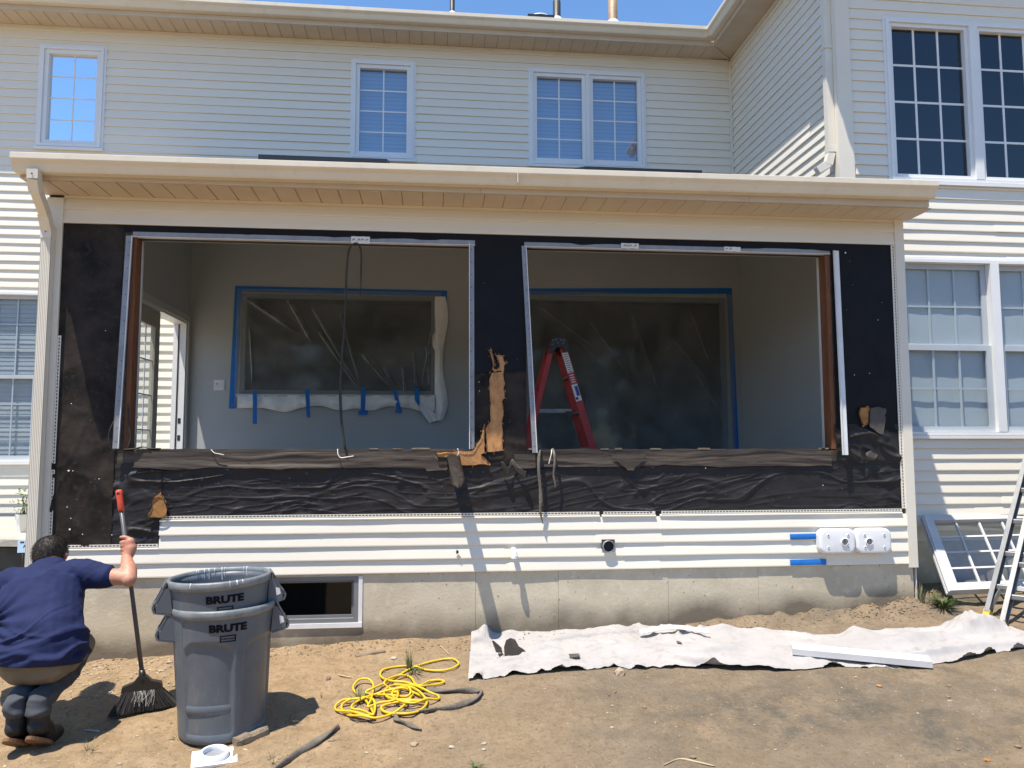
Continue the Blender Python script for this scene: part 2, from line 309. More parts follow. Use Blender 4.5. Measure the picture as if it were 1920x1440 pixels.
# ------------------------------------------------------------------ mesh builder
WL = {}                                     # world location of every thing and part
def wl(o): return WL.get(o.name, Vector((0, 0, 0))) if o is not None else Vector((0, 0, 0))
class MB:
    def __init__(s): s.v = []; s.f = []; s.sm = []
    def add(s, vs, fs, smooth=False):
        b = len(s.v); s.v += [tuple(float(c) for c in p) for p in vs]; s.f += [tuple(i+b for i in f) for f in fs]; s.sm += [smooth]*len(fs); return s
    def box(s, x0, x1, y0, y1, z0, z1):
        v = [(x0, y0, z0), (x1, y0, z0), (x1, y1, z0), (x0, y1, z0), (x0, y0, z1), (x1, y0, z1), (x1, y1, z1), (x0, y1, z1)]
        return s.add(v, [(0, 3, 2, 1), (4, 5, 6, 7), (0, 1, 5, 4), (1, 2, 6, 5), (2, 3, 7, 6), (3, 0, 4, 7)])
    def bar(s, a, b, w, d, up=(0, 0, 1), bev=0.0):
        a = np.array(a, float); b = np.array(b, float); t = (b-a)/np.linalg.norm(b-a); up = np.array(up, float)
        x = np.cross(t, up); x /= np.linalg.norm(x); y = np.cross(x, t)
        if bev:
            o = [(-w/2+bev, -d/2), (w/2-bev, -d/2), (w/2, -d/2+bev), (w/2, d/2-bev), (w/2-bev, d/2), (-w/2+bev, d/2), (-w/2, d/2-bev), (-w/2, -d/2+bev)]
        else: o = [(-w/2, -d/2), (w/2, -d/2), (w/2, d/2), (-w/2, d/2)]
        k = len(o); v = [a+x*p+y*q for p, q in o]+[b+x*p+y*q for p, q in o]
        return s.add(v, [tuple(range(k))[::-1], tuple(range(k, 2*k))]+[(i, (i+1) % k, k+(i+1) % k, k+i) for i in range(k)])
    def prism(s, poly, e0, e1, fn, smooth=False):
        k = len(poly); v = [fn(a, b, e0) for a, b in poly]+[fn(a, b, e1) for a, b in poly]
        s.add(v, [tuple(range(k))[::-1], tuple(range(k, 2*k))]); return s.add(v, [(i, (i+1) % k, k+(i+1) % k, k+i) for i in range(k)], smooth)
    def tube(s, path, rad, n=8, caps=True, squash=1.0, up=(0, 0, 1)):
        P = np.array(path, float); N = len(P); R = np.full(N, rad) if np.isscalar(rad) else np.array(rad, float)
        T = np.gradient(P, axis=0); T /= np.linalg.norm(T, axis=1)[:, None]+1e-12
        u = np.array(up, float); u = u-T[0]*u.dot(T[0])
        if np.linalg.norm(u) < 1e-3: u = np.array([1.0, .2, 0]); u = u-T[0]*u.dot(T[0])
        u /= np.linalg.norm(u); vs = []
        for i in range(N):
            u = u-T[i]*u.dot(T[i]); u /= np.linalg.norm(u); w = np.cross(T[i], u)
            for k in range(n):
                a = 2*math.pi*k/n; vs.append(P[i]+R[i]*(math.cos(a)*u*squash+math.sin(a)*w))
        fs = [(i*n+k, i*n+(k+1) % n, (i+1)*n+(k+1) % n, (i+1)*n+k) for i in range(N-1) for k in range(n)]
        s.add(vs, fs, True)
        if caps: s.add(vs[:n], [tuple(range(n))[::-1]]); s.add(vs[-n:], [tuple(range(n))])
        return s
    def limb(s, pts, rad, n=16, sub=4, squash=1.0, up=(0, 0, 1)):       # closed tapering limb with round ends
        P = cr(pts, sub); R = np.interp(np.linspace(0, len(pts)-1, len(P)), range(len(pts)), rad)
        a, b = P[0], P[-1]; ta = P[0]-P[1]; ta /= np.linalg.norm(ta); tb = P[-1]-P[-2]; tb /= np.linalg.norm(tb)
        pre = [a+ta*R[0]*math.sin(q) for q in (1.5, 1.2, .8, .4)]; pr = [R[0]*math.cos(q) for q in (1.5, 1.2, .8, .4)]
        post = [b+tb*R[-1]*math.sin(q) for q in (.4, .8, 1.2, 1.5)]; po = [R[-1]*math.cos(q) for q in (.4, .8, 1.2, 1.5)]
        return s.tube(pre+list(P)+post, pr+list(R)+po, n, True, squash, up)
    def lathe(s, prof, n=32, c=(0, 0, 0), smooth=True, fn=None, close=False):
        vs = []
        for r, z in prof:
            for k in range(n):
                a = 2*math.pi*k/n; rr = fn(r, z, a) if fn else r
                vs.append((c[0]+rr*math.cos(a), c[1]+rr*math.sin(a), c[2]+z))
        m = len(prof); fs = [(i*n+k, i*n+(k+1) % n, (i+1)*n+(k+1) % n, (i+1)*n+k) for i in range(m-1) for k in range(n)]
        if close: fs += [((m-1)*n+k, (m-1)*n+(k+1) % n, (k+1) % n, k) for k in range(n)]
        return s.add(vs, fs, smooth)
    def grid(s, V, smooth=True, flip=False):                           # V: array (rows, cols, 3)
        r, c = V.shape[:2]
        fs = [(i*c+j, i*c+j+1, (i+1)*c+j+1, (i+1)*c+j) for i in range(r-1) for j in range(c-1)]
        if flip: fs = [f[::-1] for f in fs]
        return s.add(V.reshape(-1, 3), fs, smooth)
    def build(s, name, m, parent=None, loc=None, recalc=True):
        me = bpy.data.meshes.new(name)
        o = bpy.data.objects.new(name, me); COL.objects.link(o)
        base = wl(parent); L0 = Vector(loc) if loc is not None else (base if parent is not None else Vector((0, 0, 0)))
        v = np.array(s.v) - np.array(L0)
        me.from_pydata(v.tolist(), [], s.f); me.polygons.foreach_set('use_smooth', s.sm)
        if recalc:
            bm = bmesh.new(); bm.from_mesh(me); bmesh.ops.remove_doubles(bm, verts=bm.verts, dist=1e-5)
            bmesh.ops.recalc_face_normals(bm, faces=bm.faces); bm.to_mesh(me); bm.free()
        me.materials.append(M[m] if isinstance(m, str) else m)
        if parent is not None: o.parent = parent
        o.location = L0-base; WL[o.name] = L0; return o
def cr(pts, sub=6, closed=False):
    P = [np.array(p, float) for p in pts]; n = len(P)
    if n < 3: return np.array([P[0]+(P[-1]-P[0])*t for t in np.linspace(0, 1, sub+1)])
    out = []
    for i in range(n-1):
        p0 = P[i-1] if i else 2*P[0]-P[1]; p1, p2 = P[i], P[i+1]; p3 = P[i+2] if i+2 < n else 2*P[-1]-P[-2]
        for k in range(sub):
            t = k/sub; out.append(.5*((2*p1)+(p2-p0)*t+(2*p0-5*p1+4*p2-p3)*t*t+(3*p1-p0-3*p2+p3)*t**3))
    out.append(P[-1]); return np.array(out)
def thing(name, label, cat, loc=(0, 0, 0), group=None):
    o = bpy.data.objects.new(name, None); COL.objects.link(o); o.location = loc; o.empty_display_size = .1
    WL[o.name] = Vector(loc); return tag(o, label, cat, group)
def tag(o, label=None, cat=None, group=None, kind=None):
    if label: o['label'] = label
    if cat: o['category'] = cat
    if group: o['group'] = group
    if kind: o['kind'] = kind
    return o
def copy_part(o, loc, parent=None, scale=None, rot=None):
    c = o.copy(); COL.objects.link(c); p = parent or o.parent; c.parent = p
    c.location = Vector(loc)-wl(p); WL[c.name] = Vector(loc)
    if scale: c.scale = scale
    if rot: c.rotation_euler = rot
    return c
def text_geo(s, size, depth=.0, bold=0.0, sx=1.0):
    cu = bpy.data.curves.new('t', 'FONT'); cu.body = s; cu.size = size; cu.align_x = 'CENTER'; cu.align_y = 'CENTER'; cu.extrude = depth; cu.offset = bold
    cu.resolution_u = 3
    ob = bpy.data.objects.new('t', cu); COL.objects.link(ob); dg = bpy.context.evaluated_depsgraph_get(); dg.update()
    me = bpy.data.meshes.new_from_object(ob.evaluated_get(dg))
    vs = [(v.co.x*sx, v.co.y, v.co.z) for v in me.vertices]; fs = [tuple(p.vertices) for p in me.polygons]
    bpy.data.objects.remove(ob); bpy.data.curves.remove(cu); bpy.data.meshes.remove(me); return vs, fs
def remesh(mb, name, m, parent, voxel, smooth=3, loc=None, disp=None):
    o = mb.build(name, m, parent, loc, recalc=True)
    md = o.modifiers.new('r', 'REMESH'); md.mode = 'VOXEL'; md.voxel_size = voxel; md.use_smooth_shade = True
    if smooth:
        sm = o.modifiers.new('s', 'SMOOTH'); sm.iterations = smooth; sm.factor = .5
    dg = bpy.context.evaluated_depsgraph_get(); dg.update()
    me = bpy.data.meshes.new_from_object(o.evaluated_get(dg)); o.modifiers.clear(); old = o.data; o.data = me; bpy.data.meshes.remove(old); me.name = name
    if disp:
        n = len(me.vertices); co = np.zeros(n*3); me.vertices.foreach_get('co', co); co = co.reshape(-1, 3)
        no = np.zeros(n*3); me.vertices.foreach_get('normal', no); no = no.reshape(-1, 3)
        off = np.array(WL[o.name]); co = co+no*disp(co+off, no)[:, None]; me.vertices.foreach_set('co', co.ravel()); me.update()
    me.polygons.foreach_set('use_smooth', [True]*len(me.polygons)); return o
# ================================================================== GROUND
def axis(fine0, fine1, step, lo, hi):
    a = list(np.arange(fine0, fine1+1e-6, step)); d = step; x = fine1
    while x < hi: d *= 1.35; x += d; a.append(min(x, hi))
    d = step; x = fine0
    while x > lo: d *= 1.35; x -= d; a.insert(0, max(x, lo))
    return np.array(a)
gx = axis(-3.6, 5.4, .024, -600, 600); gy = axis(-3.0, .75, .024, -600, 600)
GX, GY = np.meshgrid(gx, gy); GZ = gz(GX, GY)
m = MB(); m.grid(np.dstack([GX, GY, GZ]))
tag(m.build('ground', 'dirt', recalc=False), kind='structure')

# ================================================================== BUILDING HELPERS
LAP = .1016
def Tfront(Y): return lambda u, n, z: (u, Y-n, z)           # wall that faces the camera
def Tleft(X): return lambda u, n, z: (X-n, u, z)            # wall that faces left
SEED = [0]
def lapboard(parent, T, u0, u1, z0, z1, za, zb, t=.0165, proud=0.0, mt='siding'):
    SEED[0] += 1; sd_ = SEED[0]
    k = max(2, int(abs(u1-u0)/.22)+1); us = np.linspace(u0, u1, k)
    w = .0025*vnoise(us*1.7, us*0+sd_*3.1)+.0008*vnoise(us*6, us*0+sd_); dz = .0012*vnoise(us*1.1, us*0+sd_*1.7)
    def nn(z): return .002+(t-.002)*(zb-z)/(zb-za)
    vs = []
    for i, u in enumerate(us):
        b = nn(z0)+proud+w[i]*(zb-z0)/(zb-za); c = nn(z1)+proud*.5
        vs += [T(u, -.001, z0+dz[i]), T(u, b, z0+dz[i]), T(u, b+.0004, z0+.008), T(u, c, z1)]
    fs = []
    for i in range(k-1):
        a, b = 4*i, 4*(i+1)
        fs += [(a, b, b+1, a+1), (a+1, b+1, b+2, a+2), (a+2, b+2, b+3, a+3)]
    e = 4*(k-1); fs += [(0, 1, 2, 3), (e+3, e+2, e+1, e)]
    mb = MB(); mb.add(vs, fs); return mb.build('siding_board', mt, parent)
def siding(parent, T, u0, u1, z0, z1, holes=(), joints=True, tops=None):
    n = int(math.ceil((z1-z0)/LAP-1e-6))
    for i in range(n):
        za, zb = z0+i*LAP, z0+(i+1)*LAP; ze = min(zb, z1)
        cuts = sorted({za, ze}|{h for q in holes for h in q[2:4] if za < h < ze})
        for a, b in zip(cuts[:-1], cuts[1:]):
            if b-a < .012: continue
            iv = [(u0, u1)]
            for h in holes:
                if h[2] <= a+1e-6 and h[3] >= b-1e-6:
                    nv = []
                    for p, q in iv:
                        if h[1] <= p or h[0] >= q: nv.append((p, q)); continue
                        if h[0] > p: nv.append((p, h[0]))
                        if h[1] < q: nv.append((h[1], q))
                    iv = nv
            for p, q in iv:
                if q-p < .01: continue
                if joints and q-p > 2.6:
                    c = p+(q-p)*(.25+.5*random.random())
                    lapboard(parent, T, p, c+.02, a, b, za, zb); lapboard(parent, T, c, q, a, b, za, zb, proud=.0022)
                else: lapboard(parent, T, p, q, a, b, za, zb)
def wall_holes(parent, T, u0, u1, z0, z1, holes, n0, n1, m, name='wall'):
    us = sorted({u0, u1}|{min(max(h[k], u0), u1) for h in holes for k in (0, 1)}); zs = sorted({z0, z1}|{min(max(h[k], z0), z1) for h in holes for k in (2, 3)})
    mb = MB()
    def solid(i, j): 
        if i < 0 or j < 0 or i >= len(us)-1 or j >= len(zs)-1: return False
        uc, zc = (us[i]+us[i+1])/2, (zs[j]+zs[j+1])/2
        return not any(h[0] < uc < h[1] and h[2] < zc < h[3] for h in holes)
    for i in range(len(us)-1):
        for j in range(len(zs)-1):
            if not solid(i, j): continue
            a, b, c, d = us[i], us[i+1], zs[j], zs[j+1]
            for n in (n0, n1): mb.add([T(a, n, c), T(b, n, c), T(b, n, d), T(a, n, d)], [(0, 1, 2, 3)])
            for ok, p, q in ((solid(i-1, j), (a, c), (a, d)), (solid(i+1, j), (b, c), (b, d)), (solid(i, j-1), (a, c), (b, c)), (solid(i, j+1), (a, d), (b, d))):
                if not ok: mb.add([T(p[0], n0, p[1]), T(q[0], n0, q[1]), T(q[0], n1, q[1]), T(p[0], n1, p[1])], [(0, 1, 2, 3)])
    return mb.build(name, m, parent)
def window(parent, T, x0, x1, z0, z1, sashes, cols, rows, glass, fill=None, casing=.045, sashw=.05, hung=False, mun=.010, mull=.05, sill=True, muntin_m='white', inside=False, sash_m='white'):
    """casing + sashes; every lite a pane of its own.  sashes: number side by side"""
    def bx(mb, a, b, n0, n1, c, d):
        p = [T(a, n0, c), T(b, n0, c), T(b, n0, d), T(a, n0, d), T(a, n1, c), T(b, n1, c), T(b, n1, d), T(a, n1, d)]
        mb.add(p, [(0, 1, 2, 3), (7, 6, 5, 4), (0, 4, 5, 1), (1, 5, 6, 2), (2, 6, 7, 3), (3, 7, 4, 0)])
    def ring(mb, a, b, c, d, w, n0, n1):
        bx(mb, a, a+w, n0, n1, c, d); bx(mb, b-w, b, n0, n1, c, d); bx(mb, a+w, b-w, n0, n1, c, c+w); bx(mb, a+w, b-w, n0, n1, d-w, d)
    f = MB(); ring(f, x0, x1, z0, z1, casing*.45, -.02, .020); k = casing*.45
    ring(f, x0+k, x1-k, z0+k, z1-k, casing*.55, -.06, .034)
    if sill: bx(f, x0-.008, x1+.008, .0205, .045, z0-.012, z0+.018)
    fr = f.build('window', 'white', parent)
    W_ = (x1-x0-2*casing-(sashes-1)*mull)/sashes; a = x0+casing
    for s in range(sashes):
        b = a+W_
        if s < sashes-1:
            q = MB(); bx(q, b, b+mull, -.05, .036, z0+casing+.001, z1-casing-.001); q.build('mullion', 'white', fr)
        parts = [(z0+casing, (z0+z1)/2+.018, -.035, -.008), ((z0+z1)/2-.018, z1-casing, -.06, -.036)] if hung else [(z0+casing, z1-casing, -.05, .012)]
        for zi, (c, d, n0, n1) in enumerate(parts):
            q = MB(); ring(q, a+.001, b-.001, c+.001, d-.001, sashw, n0, n1); q.build('sash', sash_m, fr)
            gs = -.009 if inside else 0.0; A, B, C_, D = a+sashw, b-sashw, c+sashw, d-sashw; ng = n0+.012
            for i in range(cols):
                for j in range(rows):
                    ua, ub = A+(B-A)*i/cols, A+(B-A)*(i+1)/cols; za, zb = C_+(D-C_)*j/rows, C_+(D-C_)*(j+1)/rows
                    g = 0 if inside else mun/2
                    ua += g if i else 0; ub -= g if i < cols-1 else 0; za += g if j else 0; zb -= g if j < rows-1 else 0
                    q = MB(); q.add([T(ua, ng, za), T(ub, ng, za), T(ub, ng, zb), T(ua, ng, zb)], [(0, 1, 2, 3)]); q.build('pane', glass, fr)
            for i in range(1, cols):
                u = A+(B-A)*i/cols; q = MB(); bx(q, u-mun/2, u+mun/2, ng-.006+gs, ng+.006+gs, C_, D); q.build('muntin', muntin_m, fr)
            for j in range(1, rows):
                z = C_+(D-C_)*j/rows; q = MB(); bx(q, A, B, ng-.0045+gs, ng+.0045+gs, z-mun/2, z+mun/2); q.build('muntin', muntin_m, fr)
        fd = -.068 if hung else -.0985
        if fill == 'blind':
            q = MB(); nz = int((z1-z0-2*casing)/.05); zz = z1-casing
            for i in range(nz):
                t_ = zz-i*.05; wv = .002*math.sin(i*2.1)
                q.add([T(a, fd-.005, t_), T(b, fd-.005, t_), T(b, fd+wv, t_-.0495), T(a, fd, t_-.0495)], [(0, 1, 2, 3)])
            q.build('blind', 'blind', fr)
        elif fill == 'shade':
            us = np.linspace(a, b, 25); q = MB()
            V = np.array([[T(u, fd+.0015*math.sin(u*23), z) for u in us] for z in (z0+casing, z1-casing)]); q.grid(V); q.build('shade', 'curtain', fr)
        a = b+mull
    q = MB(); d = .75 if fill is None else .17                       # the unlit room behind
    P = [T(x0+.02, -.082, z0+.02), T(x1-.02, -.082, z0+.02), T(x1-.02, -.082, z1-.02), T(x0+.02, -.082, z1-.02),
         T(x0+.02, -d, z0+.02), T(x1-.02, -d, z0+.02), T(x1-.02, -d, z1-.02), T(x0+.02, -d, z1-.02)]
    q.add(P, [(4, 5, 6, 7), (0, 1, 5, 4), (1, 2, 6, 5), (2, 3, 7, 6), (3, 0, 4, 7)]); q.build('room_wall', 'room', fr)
    return fr
GUT = [(0, .12), (0, 0), (.068, 0), (.078, .010), (.098, .052), (.122, .072), (.126, .080), (.126, .118), (.122, .121), (.116, .119), (.114, .10), (.01, .10), (.008, .12)]
def gutter(parent, fn, e0, e1): return MB().prism(GUT, e0, e1, fn).build('gutter', 'beige', parent)

# ================================================================== THE HOUSE (rear wall and right wing)
YM, YW, XW = 3.165, .62, 3.77
house = thing('house', 'two storey house clad in cream lap siding, with gridded white windows and a right wing', 'house', (0, 3.3, .3))
Fm, Fw, Sw = Tfront(YM), Tfront(YW), Tleft(XW)
upw = [(-4.585, -3.834, 5.173, 6.429), (-1.005, -.227, 5.173, 6.429), (1.16, 2.649, 5.173, 6.429)]
lowl = (-5.45, -4.405, 1.55, 3.50)
wall_holes(house, Fm, -9.0, XW+.14, .70, 6.65, [(a+.03, b-.03, c+.03, d-.03) for a, b, c, d in upw+[lowl]]+[(-2.3, .13, 2.2, 3.6), (1.05, 3.62, 1.0, 3.6)], -.12, -.0015, 'room', 'wall')
siding(house, Fm, -9.0, XW-.02, 4.86, 6.625, [(a+.01, b-.01, c+.01, d-.01) for a, b, c, d in upw])
siding(house, Fm, -9.0, -2.93, .694, 4.86, [(lowl[0]+.01, lowl[1]-.01, lowl[2]+.01, lowl[3]-.01)], joints=False)
w1 = window(house, Fm, *upw[0], 1, 2, 4, 'g_mirror', None, casing=.06, sashw=.045, mun=.013)
w1['label'] = 'mirror bright window reflecting plain blue sky'
window(house, Fm, *upw[1], 1, 2, 4, 'g_blind', 'blind', casing=.06, sashw=.045, mun=.016)
window(house, Fm, *upw[2], 2, 2, 4, 'g_blind', 'blind', casing=.06, sashw=.045, mun=.016, mull=.045)
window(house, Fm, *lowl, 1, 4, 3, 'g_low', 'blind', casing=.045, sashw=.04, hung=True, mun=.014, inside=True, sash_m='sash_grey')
MB().box(XW-.035, XW-.001, YM-.022, YM-.0125, 4.85, 6.63).build('corner_trim', 'post', house)
MB().box(XW-.022, XW-.0125, YM-.06, YM-.0225, 4.85, 6.63).build('corner_trim', 'post', house)
MB().box(-9.0, XW-.03, YM-.020, YM-.0125, 6.60, 6.648).build('frieze_trim', 'post', house)
MB().box(XW-.020, XW-.0125, YW, YM-.061, 6.60, 6.648).build('frieze_trim', 'post', house)
# wing walls
upr = [(4.235, 6.05, 4.175, 5.80)]; lor = [(4.262, 6.20, 1.80, 3.475)]
wall_holes(house, Fw, XW+.004, 7.6, .992, 6.65, [(a+.03, b-.03, c+.03, d-.03) for a, b, c, d in upr+lor], -.12, -.0015, 'room', 'wall')
wall_holes(house, Sw, YW+.1, YM-.01, 3.0, 6.65, [], -.1, -.0015, 'room', 'wall')
siding(house, Fw, XW+.12, 7.6, .99, 6.625, [(a+.01, b-.01, c+.01, d-.01) for a, b, c, d in upr+lor])
siding(house, Sw, YW+.005, YM-.03, 3.9, 6.625, joints=False)
MB().box(XW-.016, XW+.125, YW-.030, YW-.001, .95, 6.648).box(XW-.022, XW-.0165, YW-.026, YW+.075, .95, 6.648).build('corner_post', 'post', house)
window(house, Fw, *upr[0], 2, 3, 4, 'g_dark', None, casing=.055, sashw=.035, mun=.020, mull=.085)
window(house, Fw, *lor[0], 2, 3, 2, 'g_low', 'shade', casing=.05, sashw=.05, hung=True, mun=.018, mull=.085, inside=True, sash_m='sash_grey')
MB().box(XW+.16, 7.6, YW+.04, YW+.25, .0, .985).build('foundation_wall', 'concrete', house)
MB().box(-9.0, -2.90, YM+.03, YM+.2, -.2, .69).build('foundation_wall', 'concrete', house)
MB().box(XW+.13, 7.6, YW+.035, YW+.0395, .86, .988).build('frieze_trim', 'post', house)
# main eave
ZS = 6.65
gutter(house, lambda a, b, e: (e, YM-.35-a, 6.705+b), -9.0, 3.36)
MB().box(-9.0, 3.42, YM-.349, YM-.325, ZS-.004, 6.80).build('fascia', 'fascia', house)
gutter(house, lambda a, b, e: (3.42-a, e, 6.705+b), -.25, YM-.40)
MB().box(3.421, 3.445, -.0, YM-.35, ZS-.004, 6.80).build('fascia', 'fascia', house)
MB().box(3.30, 3.419, YM-.47, YM-.352, 6.704, 6.7045).build('gutter_corner', 'beige', house)
def soffit_strip(mb, w, d):      # one pan of the soffit, vee edges, hung just under the eave
    mb.add([(0.003, 0, 0), (w-.003, 0, 0), (w-.003, d, 0), (.003, d, 0), (-.004, 0, .010), (w-.010, 0, .010), (w-.010, d, .010), (-.004, d, .010)],
           [(3, 2, 1, 0), (0, 1, 5, 4), (1, 2, 6, 5), (2, 3, 7, 6), (3, 0, 4, 7)]); return mb
PW = .1524
s0 = soffit_strip(MB(), PW, .325).build('soffit_panel', 'soffit', house, loc=None)
def move_part(o, loc): o.location = Vector(loc)-wl(o.parent)
def local_mesh(o):               # mesh was given in local coordinates of the part
    v = wl(o.parent)
    for q in o.data.vertices: q.co += v
local_mesh(s0); x = -6.4; move_part(s0, (x, YM-.325, ZS)); x += PW
while x < 3.40: copy_part(s0, (x, YM-.325, ZS)); x += PW
sw_ = soffit_strip(MB(), PW, .325).build('soffit_panel', 'soffit', house); local_mesh(sw_); sw_.rotation_euler = (0, 0, math.pi/2)
y = .0; move_part(sw_, (XW, y, ZS)); y += PW
while y < YM-.36: copy_part(sw_, (XW, y, ZS), rot=(0, 0, math.pi/2)); y += PW
MB().box(-9.0, XW, YM-.33, YM+.1, ZS+.011, ZS+.02).build('eave_deck', 'soffit', house)
MB().box(3.44, XW+.05, -.0, YM-.331, ZS+.011, ZS+.02).build('eave_deck', 'soffit', house)
q = MB(); q.bar((3.40, YM-.36, ZS-.003), (XW, YM-.005, ZS-.003), .02, .006); q.build('soffit_mitre', 'soffit', house)
MB().box(3.30, 7.9, .14, YW+.1, ZS+.0205, ZS+.05).build('eave_deck', 'soffit', house)
MB().box(3.42, 7.9, .14, .165, ZS-.004, 6.80).build('fascia', 'fascia', house)
gutter(house, lambda a, b, e: (e, .139-a, 6.705+b), 3.30, 7.9)
# roofs
def slab(a, b, c, d, t, name, m, parent):
    P = [np.array(p, float) for p in (a, b, c, d)]; n = np.cross(P[1]-P[0], P[3]-P[0]); n /= np.linalg.norm(n); n = n if n[2] > 0 else -n
    return MB().add(P+[p-n*t for p in P], [(0, 1, 2, 3), (7, 6, 5, 4), (0, 4, 5, 1), (1, 5, 6, 2), (2, 6, 7, 3), (3, 7, 4, 0)]).build(name, m, parent)
slab((-9.0, YM-.36, 6.84), (3.45, YM-.36, 6.84), (3.45, 9.2, 10.04), (-9.0, 9.2, 10.04), .05, 'roof', 'shingle', house)
slab((3.46, .15, 6.84), (7.9, .15, 6.84), (7.9, 6.0, 9.6), (3.46, 6.0, 9.6), .05, 'roof', 'shingle', house)
for px, top, r, mt in ((848, -26, .032, 'pipeb'), (1044, 3, .052, 'pipeb'), (1149, -40, .062, 'rust')):
    p = at(px, 20, Y=3.75); zr = 6.84+.5*(3.75-YM+.36)
    zt = at(px, top, Y=3.75)[2]
    v = MB(); v.lathe([(r*.8, zt-.02), (r*.8, zt), (r, zt), (r, zr-.1)], 16, (p[0], 3.75, 0)); o = v.build('vent_pipe', mt, house)
    v = MB(); v.lathe([(r+.004, zr+.13), (r+.02, zr+.11), (r+.07, zr+.02), (r+.075, zr-.1)], 16, (p[0], 3.75, 0)); v.build('flashing', 'white', o)
a = at(990, 27, Y=3.55); b = at(1040, 27, Y=3.55); zt = at(1010, 21, Y=3.55)[2]
v = MB(); v.box(a[0], b[0], 3.55, 3.85, 6.9, zt-.04); o = v.build('roof_vent', 'blackp', house)
v = MB(); v.lathe([(.001, zt), (.10, zt-.004), (.15, zt-.02), (.155, zt-.036), (.15, zt-.038), (.001, zt-.038)], 24, ((a[0]+b[0])/2-.005, 3.70, 0)); v.build('vent_cap', 'white', o)
# downspout on the wing corner
v = MB(); v.box(XW-.092, XW-.024, YW+.03, YW+.095, 4.47, 6.70); ds = v.build('downspout', 'post', house)
v = MB(); v.bar((XW-.058, YW+.062, 4.47), (XW-.09, YW+.062, 4.35), .068, .066, (0, 1, 0)); v.bar((XW-.088, YW+.062, 4.36), (XW-.20, YW+.062, 4.29), .066, .064, (0, 1, 0)); v.build('elbow', 'post', ds)
v = MB(); v.box(XW-.096, XW-.020, YW+.026, YW+.099, 4.47, 4.53); v.build('coupling', 'post', ds)
v = MB(); v.box(XW-.10, XW-.016, YW+.022, YW+.103, 5.48, 5.51); v.build('strap', 'post', ds)

# ================================================================== THE SUNROOM
XL, XR = -2.90, 3.945
sun_room = thing('sunroom', 'single storey sunroom stripped to black felt around two large empty openings', 'sunroom', (0, 1.5, .25))
S = sun_room
LO = (-2.255, .300, 1.695, 3.318); RO = (.745, 3.262, 1.690, 3.318)     # the two openings
F0 = Tfront(0.0)
wall_holes(S, F0, XL+.01, XR-.01, .765, 3.62, [(LO[0]-.031, LO[1]+.004, LO[2]-.004, LO[3]+.004), (RO[0]-.004, RO[1]+.031, RO[2]-.004, RO[3]+.004)], -.125, -.004, 'band', 'wall_frame')
wall_holes(S, F0, XL+.15, XR-.15, .95, 3.75, [(LO[0]-.004, LO[1]+.004, LO[2]-.004, LO[3]+.004), (RO[0]-.004, RO[1]+.004, RO[2]-.004, RO[3]+.004)], -.140, -.1255, 'drywall', 'interior_wall')
# back wall with its two window openings, left wall with the door, right wall
BL = (-2.19, .03, 2.33, 3.50); BR = (1.10, 3.575, .99, 3.545)
Bk = Tfront(3.04)
wall_holes(S, Bk, -2.76, 3.75, .95, 4.80, [BL, BR], -.10, 0, 'drywall', 'interior_wall')
Lw = lambda u, n, z: (-2.76+n, u, z)
DO = (1.30, 2.95, .98, 3.135)
DO = DO
def under_roof(x0, x1, y0, y1, drop, hole, name, m):
    """side wall: rectangles up to the eave, then a wedge under the slope"""
    Tx = lambda u, n, z: (x0+n, u, z)
    ztop_ = 3.58
    wall_holes(S, Tx, y0, y1, .3 if m == 'siding' else .95, ztop_, hole, 0, x1-x0, m, name)
    MB().prism([(y0, ztop_+.0005), (y1, ztop_+.0005), (y1, roofz(y1)-drop), (y0, roofz(y0)-drop)], x0, x1, lambda a_, b_, e: (e, a_, b_)).build(name, m, S)
RS = .33
def roofz(y): return 3.80+RS*(y+.35)
under_roof(-2.89, -2.76, .14, 3.04, .10, [DO], 'interior_wall', 'drywall')
under_roof(XL+.004, XL+.0095, .0, 3.155, .09, [(DO[0]-.02, DO[1]+.02, .3, DO[3]+.02)], 'outer_wall', 'siding')
under_roof(3.75, 3.88, .14, 3.04, .10, [], 'interior_wall', 'drywall')
under_roof(XR-.0095, XR-.004, .0, YW-.04, .09, [], 'outer_wall', 'siding')
MB().box(-2.76, 3.75, .14, 3.04, .93, .95).build('floor', 'floor', S)
slab((-2.8, .1, 3.62), (3.8, .1, 3.62), (3.8, 3.1, 4.60), (-2.8, 3.1, 4.60), .02, 'ceiling', 'ceil', S)
slab((XL-.03, -.40, roofz(-.40)), (XR+.01, -.40, roofz(-.40)), (XR+.01, YM-.015, roofz(YM)), (XL-.03, YM-.015, roofz(YM)), .05, 'roof', 'shingle', S)
for X0, X1 in ((XL-.035, XL-.012), (XR-.008, XR+.016)):
    MB().prism([(-.349, 3.632), (0, 3.632), (YM-.02, roofz(YM)-.2), (YM-.02, roofz(YM)-.06), (-.349, 3.755)], X0, X1, lambda a, b, e: (e, a, b)).build('rake_board', 'fascia', S)
